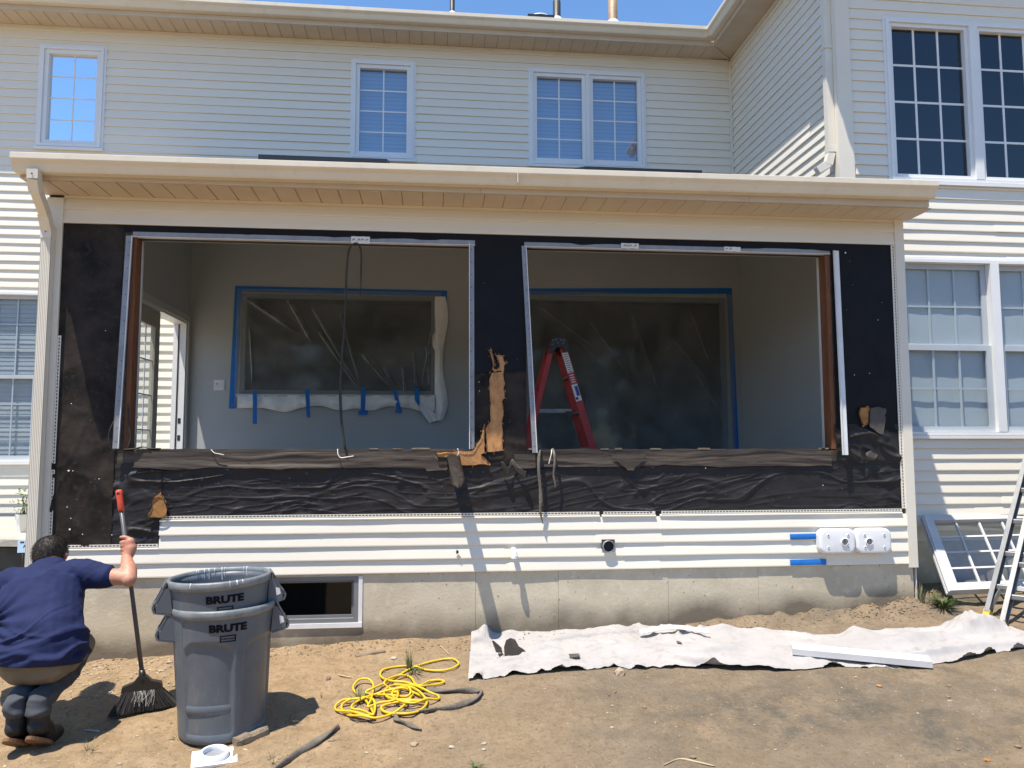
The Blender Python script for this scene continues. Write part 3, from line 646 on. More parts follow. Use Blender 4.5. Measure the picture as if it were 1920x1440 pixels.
# eave: gutter (falls gently to the downspout), fascia, soffit, frieze panels
def sg(a, b, e):
    t = (e+2.94)/6.9; return (e, -.352-a, 3.655+.030*t+b)
g = MB().prism(GUT, XL-.045, XR+.02, sg).build('gutter', 'beige', S)
for X in (-1.55, .62, 2.9): MB().box(X, X+.006, -.479, -.352, 3.66+.03*(X+2.94)/6.9, 3.775+.03*(X+2.94)/6.9).build('gutter_seam', 'beige', g) if X == .62 else None
for X0, X1 in ((XL-.010, .35), (.352, 2.46), (2.462, XR-.009)): MB().box(X0, X1, -.350, -.328, 3.628, 3.79).build('fascia', 'fascia', S)
PS = .157
s0 = soffit_strip(MB(), PS, .318).build('soffit_panel', 'soffit', S); local_mesh(s0)
x = XL-.008; move_part(s0, (x, -.327, 3.622)); x += PS
while x < XR-.1: copy_part(s0, (x, -.327, 3.622)); x += PS
MB().box(XL-.03, XR+.012, -.33, -.002, 3.634, 3.642).build('eave_deck', 'soffit', S)
v = MB(); v.box(XL+.12, XR-.08, -.020, -.011, 3.600, 3.621); v.build('frieze_trim', 'beige', S)
for zl, zh, js in ((3.409, 3.522, (.05, 2.92)), (3.518, 3.605, (-.80, 2.92))):
    xs = [XL+.10]+list(js)+[XR-.0785]
    for i, (a, b) in enumerate(zip(xs[:-1], xs[1:])): lapboard(S, F0, a, b+.01*(i < len(xs)-2), zl, zh, zl, zh, t=.014, proud=.0028*(i % 2)+.004, mt='siding')
# corner posts
MB().box(XL, XL+.118, -.024, 0.09, .735, 3.60).build('corner_post', 'post', S)
MB().box(XR-.078, XR, -.024, 0.09, .735, 3.632).build('corner_post', 'post', S)
def nail_hem(x0, x1, z0, z1, parent=S, vertical=False):
    h = MB().box(x0, x1, -.014, -.009, z0, z1).build('nail_hem', 'siding', parent)
    q = MB(); step = .026
    if vertical:
        z = z0+.01
        while z < z1-.02: q.box((x0+x1)/2-.003, (x0+x1)/2+.004, -.0148, -.0141, z, z+.017); z += step
    else:
        x = x0+.01
        while x < x1-.02: q.box(x, x+.017, -.0148, -.0141, (z0+z1)/2-.001, (z0+z1)/2+.006); x += step
    tag(q.build('nail_slot', 'slot', h), kind='stuff'); return h
nail_hem(XL+.1185, XL+.142, 1.0, 2.55, vertical=True); nail_hem(XR-.112, XR-.0785, 1.21, 3.405, vertical=True)
# lower lap siding
ZB = .762
for i in range(4):
    za = ZB+i*LAP; zb = za+LAP; left = XL+.112 if i < 2 else -2.005
    js = {0: (.60, 1.78), 1: (.55, 1.50), 2: (1.28, 1.80), 3: (1.28, 1.80)}[i]
    xs = [left]+list(js)+[XR-.074]
    for k, (a, b) in enumerate(zip(xs[:-1], xs[1:])): lapboard(S, F0, a, b+(.015 if k < len(xs)-2 else 0), za, zb, za, zb, t=.0175, proud=.0026*((k+i) % 2))
z4 = ZB+4*LAP
for a, b in ((-2.003, 1.315), (1.332, 1.765), (1.80, XR-.1125)): 
    lapboard(S, F0, a, b, z4, z4+.016, z4, z4+.016, t=.0180, proud=.002); nail_hem(a+.012, b-.004, z4+.0165, z4+.040)
z2 = ZB+2*LAP; lapboard(S, F0, XL+.143, -2.008, z2, z2+.016, z2, z2+.016, t=.0180, proud=.002); nail_hem(XL+.145, -2.012, z2+.0165, z2+.040)
# foundation, cast in panels
fx = [XL+.03, -1.30, -.52, .34, .985, 1.86, 2.60, 3.32, XR-.03]
bw = (-1.262, -.545, .40, .742)
for i, (a, b) in enumerate(zip(fx[:-1], fx[1:])):
    hs = [(bw[0], bw[1], bw[2], bw[3])]
    wall_holes(S, F0, a+.0008, b-.0008, -.25, .758, hs, -.30, -.001-.0025*(i % 2), 'concrete', 'foundation_panel')
MB().box(XL+.04, XR-.04, .05, .29, -.25, .395).box(XL+.04, bw[0]-.02, .05, .29, .395, .757).box(bw[1]+.02, XR-.04, .05, .29, .395, .757).build('foundation_core', 'concrete', S)
# basement window
v = MB(); a, b, c, d = bw
v.box(a, a+.035, .0, .11, c, d).box(b-.035, b, .0, .11, c, d).box(a+.035, b-.035, .0, .11, d-.03, d).box(a+.035, b-.035, .0, .11, c, c+.03)
bwn = v.build('basement_window', 'bsash', S)
MB().box(a-.03, b+.03, -.012, .03, c-.035, c+.0295-.03).build('sill', 'galvw', bwn)
MB().box(b+.0005, b+.03, -.006, .02, c, d+.0).build('sill', 'galvw', bwn)
v = MB(); v.box(a+.036, a+.055, .045, .075, c+.031, d-.031).box(b-.055, b-.036, .045, .075, c+.031, d-.031).box(a+.055, b-.055, .045, .075, c+.031, c+.05).box(a+.055, b-.055, .045, .075, d-.05, d-.031); v.build('sash', 'bsash', bwn)
MB().add([(a+.05, .06, c+.045), (b-.05, .06, c+.045), (b-.05, .06, d-.045), (a+.05, .06, d-.045)], [(0, 1, 2, 3)]).build('pane', 'g_back', bwn)
v = MB(); v.add([(a, .26, c), (b, .26, c), (b, .26, d), (a, .26, d), (a, .112, c), (b, .112, c), (b, .112, d), (a, .112, d)], [(0, 1, 2, 3), (0, 4, 5, 1), (1, 5, 6, 2), (2, 6, 7, 3), (3, 7, 4, 0)]); v.build('window_well', 'slot', bwn)
# skylights, just showing above the gutter
for p0, p1 in ((484, 725), (1096, 1316)):
    Y0 = 2.05; A = at(p0, 300, Y=Y0)[0]; B = at(p1, 300, Y=Y0)[0]; yq = 293.5 if p0 < 600 else 315.5; zf = at((p0+p1)/2, yq, Y=Y0)[2]; zz = at((p0+p1)/2, yq, Y=Y0+.6)[2]-.03
    zr0, zr1 = roofz(Y0), roofz(Y0+.6)
    P = [(A, Y0, zr0-.02), (B, Y0, zr0-.02), (B, Y0+.6, zr1-.02), (A, Y0+.6, zr1-.02), (A, Y0, zf), (B, Y0, zf), (B, Y0+.6, zz), (A, Y0+.6, zz)]
    MB().add(P, [(0, 3, 2, 1), (4, 5, 6, 7), (0, 1, 5, 4), (1, 2, 6, 5), (2, 3, 7, 6), (3, 0, 4, 7)]).build('skylight', 'skyl', S)

# ------------------------------------------------------------------ felt
def felt(x0, x1, z0, z1, y, fn, m, name='felt_sheet', sx=.022, sz=.010, edge=None, parent=None):
    xs = np.linspace(x0, x1, max(2, int((x1-x0)/sx))); zs = np.linspace(z0, z1, max(2, int((z1-z0)/sz)))
    X, Z = np.meshgrid(xs, zs)
    if edge is not None:
        e = edge(xs); Z = e[None, :]+(Z-z0)/(z1-z0)*(z1-e[None, :])
    D = np.maximum(fn(X, Z), .0); V = np.dstack([X, y-D, Z]); q = MB(); q.grid(V)
    return q.build(name, m, parent or S, recalc=False)
def crumple(X, Z):
    w = .5*fbm(X*1.1, Z*2.0, 3.0, 3); sag = .04*np.sin(X*1.7+.6)+.03*np.sin(X*3.9)
    Zs = Z+sag*(1-np.abs(Z-1.4)*2)
    a = crease(X*.75+w, Zs*9+w*3, 1.0, .085); b = crease(X*1.6-w, Zs*17+w*5, 5.0, .09); c = crease(X*3.4+w*2, Zs*25-X*3, 8.0, .12)
    k = .35+.65*np.clip(.5+vnoise(X*.9, Z*1.3, 4.4), 0, 1)
    d = .0150*a*k+.0085*b*(1.2-k)+.0040*c+.0022*fbm(X*12, Z*18, 2, 2)
    e = crease(X*5+Z*5, Z*6-X*4, 9, .2); wgt = np.clip(1-np.abs(X-1.62)/.3, 0, 1)+np.clip(1-np.abs(X-3.6)/.35, 0, 1)+np.clip(1-np.abs(X+.25)/.3, 0, 1)*.6+np.clip(1-np.abs(X+2.0)/.4, 0, 1)*.6
    return d+wgt*.009*e
flat = lambda X, Z: .003+.0012*fbm(X*5, Z*5, 1, 3)
mild = lambda X, Z: .004+(.007*crease(X*2.4+Z*1.6, Z*2.8-X*1.5, 4, .16)+.005*crease(X*5-Z*2, Z*4+X, 7, .16))*np.clip((2.7-Z)/1.2, .08, 1)+.0015*fbm(X*16, Z*16, 2, 2)
zl = ZB+2*LAP+.035; zt = z4+.035
low = lambda xs: np.where(xs < -2.0, zl, zt)
felt(XL+.118, -2.345, zl, 3.406, -.002, mild, 'felt_brown', sx=.014, sz=.014)                      # left column
felt(-2.345, 3.835, zt, 1.60, -.001, crumple, 'felt', sx=.010, sz=.0055, edge=low)                   # crumpled band under the sills
felt(LO[1]+.02, RO[0]-.01, 2.30, 3.406, -.004, lambda X, Z: flat(X, Z)+.008*np.clip((2.45-Z)*6, 0, 1), 'felt_shade', edge=lambda xs: 2.31+.025*fbm(xs*9, xs*0, 2, 3))
felt(LO[1]+.02, RO[0]-.01, 1.58, 2.36, -.001, mild, 'felt_brown')
felt(3.30, 3.835, 1.83, 3.406, -.004, flat, 'felt_shade', edge=lambda xs: 1.84+.03*fbm(xs*7, xs*0, 5, 3))
felt(3.28, 3.838, 1.58, 1.90, -.001, lambda X, Z: .004+.022*crease(X*4+Z*4, Z*8-X*2, 2, .2)+.010*crease(X*9, Z*12+X*4, 5, .2), 'felt', sx=.01)
felt(-2.345, 3.30, 3.352, 3.406, -.003, flat, 'felt_shade')                                                # strip over the openings
edgeA = lambda xs: 1.560+.010*fbm(xs*3.1, xs*0, 4, 4)-.02*(np.sin(xs*1.9+1) > .8)
bandf = lambda X, Z: .010+.0045*np.clip(ridge(X*.8, Z*16+.4*fbm(X*1.5, Z*3), 7, 3), 0, 2)+.012*np.clip((1.585-Z)*40, 0, 1)*np.clip(vnoise(X*2.2, X*0+3)+.4, 0, 1)
felt(-2.20, .12, 1.56, 1.680, -.004, bandf, 'band', name='torn_felt_strip', edge=edgeA, sx=.012, sz=.006)
felt(.64, 3.24, 1.56, 1.680, -.004, bandf, 'band', name='torn_felt_strip', edge=edgeA, sx=.012, sz=.006)
# brown triangle stain patch of bare sheathing under the right sill, flap that hangs out, curled scrap
def patch(name, m, px, Y=-.012, th=.004, parent=S, pxscale=None, bulge=0):
    fine = []; n0 = len(px)
    for i in range(n0):
        (xa, ya), (xb, yb) = px[i], px[(i+1) % n0]; L = math.hypot(xb-xa, yb-ya); m_ = max(1, int(L/4)); nx, ny = (yb-ya)/(L+1e-6), -(xb-xa)/(L+1e-6)
        for q in range(m_):
            t = q/m_; k = (1.5*float(vnoise(xa*.3+q*.9, ya*.3, 1.0))+1.0*float(vnoise(xa+q*2.3, ya, 2.0)))*(0 if q == 0 else 1)*min(1, L/14); fine.append((xa+(xb-xa)*t+nx*k, ya+(yb-ya)*t+ny*k))
    P = [at(x, y, Y=Y) for x, y in fine]
    k = len(P); v = MB(); f_ = [p+np.array([.0012*math.sin(i*3.1), -th*(.6+.8*abs(float(vnoise(i*.7, 3.0))))-bulge*abs(math.sin(i*.7)), .001*math.cos(i*2.3)]) for i, p in enumerate(P)]
    b_ = [p.copy() for p in P]
    v.add(f_+b_, [tuple(range(k))]+[(i, (i+1) % k, k+(i+1) % k, k+i) for i in range(k)])
    o = v.build(name, m, parent)
    if m.startswith('osb') and th > .002:                      # felt torn back in a rough roll round the bare board
        ev = P[::2]; ev.append(ev[0]); pth = np.array(ev)+np.array([0, -th-.004, 0]); k = len(pth); idx = np.arange(k)
        rad_ = .0016+.0040*np.abs(vnoise(idx*.45, idx*0+px[0][0], 2.0)); pth[:, 0] += .003*vnoise(idx*.8, idx*0, 1.0); pth[:, 1] -= .006*np.abs(vnoise(idx*.3, idx*0+3, 1.0))
        q = MB(); q.tube(pth, rad_, 5, caps=False, squash=.7); q.build('torn_edge', 'felt_brown', o)
    return o
def zz(pts, ox, oy, s): return [(ox+x/s, oy+y/s) for x, y in pts]
# exposed strand board on the middle pier: ragged tall strip and the spread at its foot
tall = zz([(948, 772), (965, 765), (972, 800), (985, 845), (975, 872), (992, 880), (1010, 868), (1003, 830), (985, 795), (1008, 797), (1032, 800), (1030, 830), (1046, 842), (1034, 858), (1036, 880), (1030, 905), (1040, 960), (1040, 1040), (1028, 1045), (1033, 1110), (1026, 1180), (1024, 1270), (1031, 1332), (980, 1342), (932, 1346), (930, 1200), (955, 1172), (958, 1080), (950, 985), (957, 900), (970, 868), (958, 800)], 600, 400, 3)
foot = zz([(926, 1204), (928, 1348), (905, 1356), (945, 1398), (958, 1412), (860, 1416), (750, 1420), (745, 1380), (658, 1372), (655, 1342), (760, 1338), (868, 1332), (880, 1296), (905, 1258), (912, 1222)], 600, 400, 3)
patch('strand_board_patch', 'osb', tall, -.010)
patch('strand_board_patch', 'osb', foot, -.022)
patch('strand_board_patch', 'osb_dark', [(276, 970), (286, 948), (284, 938), (298, 926), (302, 922), (303, 928), (312, 940), (315, 954), (312, 969), (302, 972), (290, 970)], -.022)
patch('strand_board_patch', 'osb_dark', [(1612, 764), (1626, 761), (1631, 764), (1629, 782), (1626, 797), (1617, 801), (1612, 782)], -.020)
patch('felt_scrap', 'felt_grey', [(1633, 765), (1645, 763), (1660, 766), (1659, 792), (1656, 817), (1641, 808), (1630, 800), (1631, 780)], -.024, bulge=.006)
patch('felt_scrap', 'felt_grey', [(1623, 850), (1632, 845), (1645, 853), (1641, 858), (1625, 860)], -.03, bulge=.01)
patch('sheathing_stain', 'osb_dark', [(1143, 851), (1212, 851), (1206, 862), (1196, 873), (1188, 882), (1177, 882), (1163, 870)], -.030, .001).data.materials[0] = M['band']
rr = random.Random(4); v = MB()
for px, py in [(x, y) for x, y in tall+foot for _ in range(2)]+[(290, 950), (305, 940), (284, 962)]*3:
    c = at(px+rr.uniform(-2, 2), py+rr.uniform(-2, 2), Y=-.02-rr.random()*.012); a_ = rr.uniform(-.5, .5)+1.57; L = rr.uniform(.008, .028); dv = np.array([math.cos(a_)*L, -rr.uniform(0, .012), math.sin(a_)*L*rr.choice((-1, 1))])
    s = np.array([.0022, 0, .0006]); v.add([c-s, c+s, c+dv], [(0, 1, 2)])
tag(v.build('splinter', 'osb', S, recalc=False), kind='stuff')
v = MB()
for i in range(120):
    x = rr.uniform(-2.7, 3.8); z = rr.uniform(1.22, 1.58) if rr.random() < .6 else rr.uniform(1.7, 3.3)
    if z > 1.62 and (LO[0]-.1 < x < LO[1]+.03 or RO[0]-.05 < x < RO[1]+.08): continue
    a_ = rr.uniform(-.3, .3); d_ = np.array([.0055*math.cos(a_), 0, .0055*math.sin(a_)]); c = np.array([x, -.0125-.012*(z < 1.6), z]); v.bar(c-d_, c+d_, .0016, .0014, (0, 1, 0))
tag(v.build('staple', 'galv', S), kind='stuff')
# flap of felt standing out from the wall below the left sill
A0, A1 = at(818, 850, Y=-.03), at(850, 852, Y=-.03)
us = np.linspace(0, 1, 14); V = []
for t in us:
    w = .105*(1-.1*t)*min(1, (1.02-t)*6)
    c = np.array([.165+.035*t, -.035-.36*t**.8, 1.645-.20*t-.03*t*t]); V.append([c+np.array([w*(s-.5), .012*math.sin(s*5+t*4), .012*math.sin(s*3.1+t*6)]) for s in np.linspace(0, 1, 6)])
v = MB(); v.grid(np.array(V)); fl = v.build('felt_flap', 'felt_brown', S); sm_ = fl.modifiers.new('t', 'SOLIDIFY'); sm_.thickness = .003
# curled torn edge on the middle pier
V = []
for t in np.linspace(0, 1, 30):
    c = at(940+45*t, 872+8*math.sin(t*9)+12*t, Y=-.03); V.append([c+np.array([.004*math.sin(9*t), -.045*s*(.5+.5*math.sin(t*8+1)), .05*(s-.4)+.012*math.sin(t*17)]) for s in np.linspace(0, 1, 6)])
v = MB(); v.grid(np.array(V)); cu_ = v.build('torn_felt_strip', 'felt_grey', S); sm_ = cu_.modifiers.new('t', 'SOLIDIFY'); sm_.thickness = .003
# curled white-backed plastic scrap right of the right opening
# ------------------------------------------------------------------ rough openings: studs, flanges
def flange(pa, pb, w, m, Ya=-.012, Yb=-.012, name='flange', holes=True, lip=True):
    a = at(*pa, Y=Ya); b = at(*pb, Y=Yb); v = MB(); v.bar(a, b, w, .004, (0, 1, 0)); o = v.build(name, m, S)
    L = np.linalg.norm(b-a)
    if holes:
        q = MB(); n = int(L/.10)
        for i in range(n):
            c = a+(b-a)*(i+.5)/n; q.box(c[0]-.003, c[0]+.003, c[1]-.0032, c[1]-.0025, c[2]-.0035, c[2]+.0035)
        tag(q.build('nail_hole', 'hole', o), kind='stuff')
    if lip:
        s = 1 if pa[0] < 700 or 900 < pa[0] < 1200 else -1
        d = np.array([s*(w/2-.004), -.006, 0]); v = MB(); v.bar(a+d, b+d, .005, .016, (0, 1, 0)); v.build('lip', 'galvw', o)
    return o
flange((243, 442), (217, 841), .050, 'galv', -.014, -.055)
flange((884, 456), (884.5, 842), .042, 'galv')
flange((982.5, 461), (1003, 849), .040, 'galv', -.014, -.05)
flange((1567, 470), (1585, 853), .050, 'galvw', -.02, -.075, holes=False)
def hflange(x0, x1, z0, z1, gaps, parent=S):
    xs = np.linspace(x0, x1, 120); V = np.array([[(x, -.0135, z0) for x in xs], [(x, -.0135, z1-.012*max(0, float(fbm(x*4.0, 1.0, 2.0, 3)))) for x in xs]])
    v = MB(); v.grid(V); o = v.build('flange', 'galv', parent)
    v = MB(); v.box(x0, x1, -.018, .03, z0-.004, z0-.0003); v.build('lip', 'galvw', o)
hflange(LO[0]-.02, LO[1]+.03, 3.319, 3.355, 0); hflange(RO[0]-.02, RO[1]+.03, 3.319, 3.352, 0)
for x0, x1 in ((LO[0]-.03, LO[0]+.004), (RO[1]-.006, RO[1]+.03)):
    v = MB(); v.box(x0, x1, .002, .112, LO[2]+.001, LO[3]-.001); v.build('stud', 'stud', S)
v = MB(); v.box(LO[0]+.0045, LO[0]+.010, .112, .139, LO[2], LO[3]-.001); v.build('drywall_edge', 'trimw', S)
v = MB(); v.box(RO[1]-.014, RO[1]-.0065, .112, .139, LO[2], LO[3]-.001); v.build('drywall_edge', 'trimw', S)
for o_ in (LO, RO):
    v = MB(); n = 60; xs = np.linspace(o_[0]+.055, o_[1]-.055, n)
    zt_ = o_[2]+.006+.006*np.abs(fbm(xs*5, xs*0, o_[0], 3)); V = np.array([[(x, -.014, o_[2]-.018) for x in xs], [(x, -.014, z) for x, z in zip(xs, zt_)], [(x, .12, z) for x, z in zip(xs, zt_)]])
    v.grid(V, smooth=False); v.build('sill_plate', 'band', S)
    v = MB()
    for i in range(7):
        x = random.uniform(*o_[:2]); v.box(x, x+random.uniform(.02, .10), -.017, random.uniform(-.01, .03), o_[2]+.004, o_[2]+random.uniform(.012, .018))
    tag(v.build('splinter', 'wood', S), kind='stuff')
# silver stamped tabs on the head flange
for x, y, w, h, tx in ((676, 450, .145, .055, 1), (1181, 461, .145, .042, 1), (1373, 467, .14, .036, 0)):
    c = at(x, y, Y=-.02); v = MB(); xs = np.linspace(-w/2, w/2, 9)
    V = np.array([[(c[0]+q, c[1]-.002-.004*math.sin(q*90+r), c[2]+r) for q in xs] for r in np.linspace(-h/2, h/2, 4)]); v.grid(V)
    o = v.build('stamped_tab', 'sticker', S)
    q = MB(); rr = random.Random(int(x))
    for k in range(4 if tx else 2):
        u = -w*.36+k*w*.19+rr.uniform(-.012, .012); h = .042*rr.uniform(.4, 1.0); q.bar((c[0]+u, c[1]-.009, c[2]-h*.2), (c[0]+u+w*.09, c[1]-.009, c[2]+h*.22), .004, .002, (0, 1, 0)); q.bar((c[0]+u+w*.09, c[1]-.009, c[2]+h*.2), (c[0]+u+w*.12, c[1]-.009, c[2]-h*.1), .004, .002, (0, 1, 0))
    q.build('stamp_marks', 'ink', o)
# roofing nails and staples left in the felt
nb = []
for px, py in ((129, 883), (126, 951), (131, 993), (137, 883), (133, 972), (155, 1002), (134, 757), (198, 620), (1585, 474), (898, 716), (899, 733), (600, 1003), (1323, 878), (1646, 600), (1630, 700), (1602, 703), (1543, 910), (210, 1003), (186, 898)):
    c = at(px, py, Y=-.016); r = .007 if (px, py) in ((129, 883), (131, 993), (1585, 474)) else .0035
    v = MB(); v.lathe([(.0005, -.004), (r, -.003), (r, 0), (.0005, .001)], 8); vv = [(c[0]+x, c[1]+z, c[2]+y) for x, y, z in v.v]; v.v = vv; v.build('nail_head', 'sticker', S)

# ------------------------------------------------------------------ back windows of the room
def back_window(b, cz=.055):
    x0, x1, z0, z1 = b; v = MB(); Y = 3.045
    v.box(x0, x0+cz, Y, Y+.06, z0, z1).box(x1-cz, x1, Y, Y+.06, z0, z1).box(x0+cz, x1-cz, Y, Y+.06, z1-cz, z1).box(x0+cz, x1-cz, Y, Y+.06, z0, z0+cz)
    f = v.build('window', 'haze_trim', S)
    MB().add([(x0, Y+.05, z0), (x1, Y+.05, z0), (x1, Y+.05, z1), (x0, Y+.05, z1)], [(0, 1, 2, 3)]).build('pane', 'g_back', f)
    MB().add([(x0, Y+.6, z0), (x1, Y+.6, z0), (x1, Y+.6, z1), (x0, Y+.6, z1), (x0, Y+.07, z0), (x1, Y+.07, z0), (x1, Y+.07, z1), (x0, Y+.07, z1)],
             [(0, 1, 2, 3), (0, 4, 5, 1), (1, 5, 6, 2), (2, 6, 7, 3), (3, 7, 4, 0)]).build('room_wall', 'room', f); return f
f = back_window(BL, .05); v = MB(); v.box(BL[0]-.03, BL[1]+.03, 3.0, 3.0395, BL[2]-.03, BL[2]+.0); v.build('sill', 'trimw', f)
f = back_window(BR, .06)
# ------------------------------------------------------------------ the glazed door in the left wall
X0 = -2.76
v = MB(); v.box(X0, X0+.018, DO[0]-.07, DO[0], .95, DO[3]+.07).box(X0, X0+.018, DO[1], DO[1]+.07, .95, DO[3]+.07).box(X0, X0+.018, DO[0], DO[1], DO[3], DO[3]+.07); v.build('door_casing', 'trimw', S)
v = MB(); v.box(X0-.139, X0-.001, DO[1]-.025, DO[1]-.0005, .96, DO[3]-.026).box(X0-.139, X0-.001, DO[0]+.0005, DO[1]-.0005, DO[3]-.025, DO[3]-.0005); jb = v.build('door_jamb', 'white', S)
for z in (2.02, 1.83): 
    MB().box(X0-.06, X0-.03, DO[1]-.0275, DO[1]-.0255, z-.03, z+.03).build('strike_plate', 'metal_dark', jb)
v = MB(); v.box(X0-.085, X0-.075, DO[1]-.035, DO[1]-.0255, .96, DO[3]-.03); v.build('weather_strip', 'slot', jb)
LF = (DO[0]+.01, 2.17); st = .13
lf = MB(); xa, xb = X0-.075, X0-.03
lf.box(xa, xb, LF[0], LF[0]+st, .97, DO[3]-.03).box(xa, xb, LF[1]-st, LF[1], .97, DO[3]-.03).box(xa, xb, LF[0]+st, LF[1]-st, .97, 1.2).box(xa, xb, LF[0]+st, LF[1]-st, DO[3]-.20, DO[3]-.03)
door = lf.build('door', 'doortan', S)
ya, yb, za, zb = LF[0]+st, LF[1]-st, 1.2, DO[3]-.20
for i in range(3):
    for j in range(5):
        MB().add([(X0-.052, ya+(yb-ya)*i/3, za+(zb-za)*j/5), (X0-.052, ya+(yb-ya)*(i+1)/3, za+(zb-za)*j/5), (X0-.052, ya+(yb-ya)*(i+1)/3, za+(zb-za)*(j+1)/5), (X0-.052, ya+(yb-ya)*i/3, za+(zb-za)*(j+1)/5)], [(0, 1, 2, 3)]).build('pane', 'g_clear', door)
for i in (1, 2): MB().box(X0-.056, X0-.048, ya+(yb-ya)*i/3-.007, ya+(yb-ya)*i/3+.007, za, zb).build('muntin', 'white', door)
for j in range(1, 5): MB().box(X0-.0555, X0-.0485, ya, yb, za+(zb-za)*j/5-.007, za+(zb-za)*j/5+.007).build('muntin', 'white', door)
v = MB(); v.limb([(X0-.03, LF[0]+.06, 2.0), (X0+.03, LF[0]+.06, 2.0), (X0+.035, LF[0]+.15, 2.0)], [.012, .012, .010], 10); v.build('handle', 'metal_dark', door)
# ------------------------------------------------------------------ downspout at the left corner
v = MB(); yy = -.062
xd0, xd1 = -2.898, -2.828
prof = []                                        # fluted face
for i in range(13):
    u = i/12; prof.append((xd0+(xd1-xd0)*u, -.095+(.004 if i % 2 else 0)))
prof += [(xd1, -.030), (xd0, -.030)]
v.prism(prof, .50, 3.36, lambda a, b, e: (a, b, e)); dsp = v.build('downspout', 'post', S)
p0 = np.array([-2.80, -.43, 3.66]); 
v = MB(); v.bar((-2.80, -.43, 3.67), (-2.80, -.425, 3.60), .075, .062, (0, 1, 0)); v.bar((-2.80, -.43, 3.61), (-2.815, -.36, 3.53), .074, .061, (0, 1, 0)); v.bar((-2.812, -.375, 3.55), (-2.855, -.13, 3.43), .073, .060, (1, 0, 0)); v.bar((-2.855, -.15, 3.44), (-2.862, -.068, 3.33), .074, .062, (0, 1, 0)); v.build('elbow', 'post', dsp)
v = MB(); v.box(xd0-.004, xd1+.004, -.099, -.026, 3.27, 3.36); v.build('coupling', 'post', dsp)
for z in (3.315,): MB().box(-2.867, -2.859, -.102, -.0995, z-.004, z+.004).build('screw', 'metal_dark', dsp)
MB().box(-2.805, -2.795, -.463, -.461, 3.625, 3.635).build('screw', 'metal_dark', dsp)
# ================================================================== THINGS INSIDE THE ROOM
YB = 3.036
def tape_strip(px, label, group=None, Y=YB, jit=.004):
    """flat strip of tape: px = four corner points in order"""
    P = [at(x, y, Y=Y) for x, y in px]; n = 10; v = MB(); V = []
    for t in np.linspace(0, 1, n):
        a = P[0]+(P[3]-P[0])*t; b = P[1]+(P[2]-P[1])*t; w = jit*vnoise(t*4, px[0][0]*.1)
        V.append([a+np.array([0, -.0012, w*.3]), (a+b)/2+np.array([0, -.0022-.0012*math.sin(t*17), 0]), b+np.array([0, -.0012, w*.3])])
    v.grid(np.array(V)); return tag(v.build('masking_tape', 'tape'), label, 'tape', group)
tape_strip([(441, 536), (441, 547), (838, 556), (838, 545)], 'long blue tape strip along the top of the left plastic sheet', 'blue tape round the plastic sheets')
tape_strip([(441, 536.5), (453, 547), (441, 766), (429, 766)], 'blue tape strip down the left edge of the left plastic sheet', 'blue tape round the plastic sheets', Y=YB-.003)
tape_strip([(828, 546), (838, 546), (837, 626), (834, 606)], 'short torn blue tape strip at the upper right of the left plastic sheet', 'blue tape round the plastic sheets', Y=YB-.003)
tape_strip([(960, 541), (960, 553), (1370, 551), (1370, 540)], 'long blue tape strip along the top of the plastic behind the red ladder', 'blue tape round the plastic sheets')
tape_strip([(1362, 540), (1372, 540), (1385.5, 850), (1376, 850)], 'tall blue tape strip down the right edge of the big plastic sheet', 'blue tape round the plastic sheets', Y=YB-.003)
for i, (px, lb) in enumerate((([(474, 733), (482, 733), (482, 795), (474, 795)], 'leftmost of the short blue tape pieces under the left plastic sheet, the longest'),
        ([(572, 730), (580, 730), (582, 783), (575, 783)], 'second short blue tape piece under the left plastic, left of the hanging cable'),
        ([(677, 728), (686, 728), (684, 772), (676, 772)], 'short blue tape piece with a crosswise foot, right of the hanging cable'),
        ([(737, 731), (744, 731), (753, 773), (745, 774)], 'slanted short blue tape piece, second from the right under the plastic'),
        ([(777, 727), (786, 728), (787, 761), (778, 757)], 'rightmost short blue tape piece at the gathered corner of the plastic'))):
    tape_strip(px, lb, 'short blue tape pieces below the left sheet', Y=YB-.075)
tape_strip([(672, 770), (672, 778), (690, 778), (690, 770)], 'crosswise stub of blue tape below the third short piece', 'short blue tape pieces below the left sheet', Y=YB-.078)
tape_strip([(742, 767), (741, 774), (753, 775), (754, 768)], 'crosswise stub of blue tape below the slanted short piece', 'short blue tape pieces below the left sheet', Y=YB-.078)
# plastic films
def film(x0, x1, z0, z1, seed, pulls, label):
    xs = np.linspace(x0, x1, 400 if x0 < 0 else 260); zs = np.linspace(z0, z1, 260); X, Z = np.meshgrid(xs, zs)
    D = .012+.006*fbm(X*2, Z*2, seed, 3)+.0035*crease(X*3.1+Z*2.2, Z*1.6-X, seed+2, .14)+.0025*crease(X*6-Z*4, Z*3+X*2, seed+5, .14)
    for (px, py, qx, qy, amp, wd) in pulls:                                    # taut creases between pull points
        a = at(px, py, Y=YB); b = at(qx, qy, Y=YB); d = np.array([b[0]-a[0], b[2]-a[2]]); L = np.hypot(*d); d /= L
        s = (X-a[0])*d[0]+(Z-a[2])*d[1]; t = (X-a[0])*d[1]-(Z-a[2])*d[0]
        env = np.clip(s/L*6+.6, 0, 1)*np.clip((1-s/L)*4, 0, 1); D = D+amp*np.exp(-(t/wd)**2)*env
    D = D+.003*np.clip(ridge(X*5+Z*4, Z*5-X*4, seed, 2), 0, 2)
    V = np.dstack([X, YB-.004-np.maximum(D, .001), Z]); v = MB(); v.grid(V); return tag(v.build('plastic_sheet', 'film'), label, 'plastic sheet')
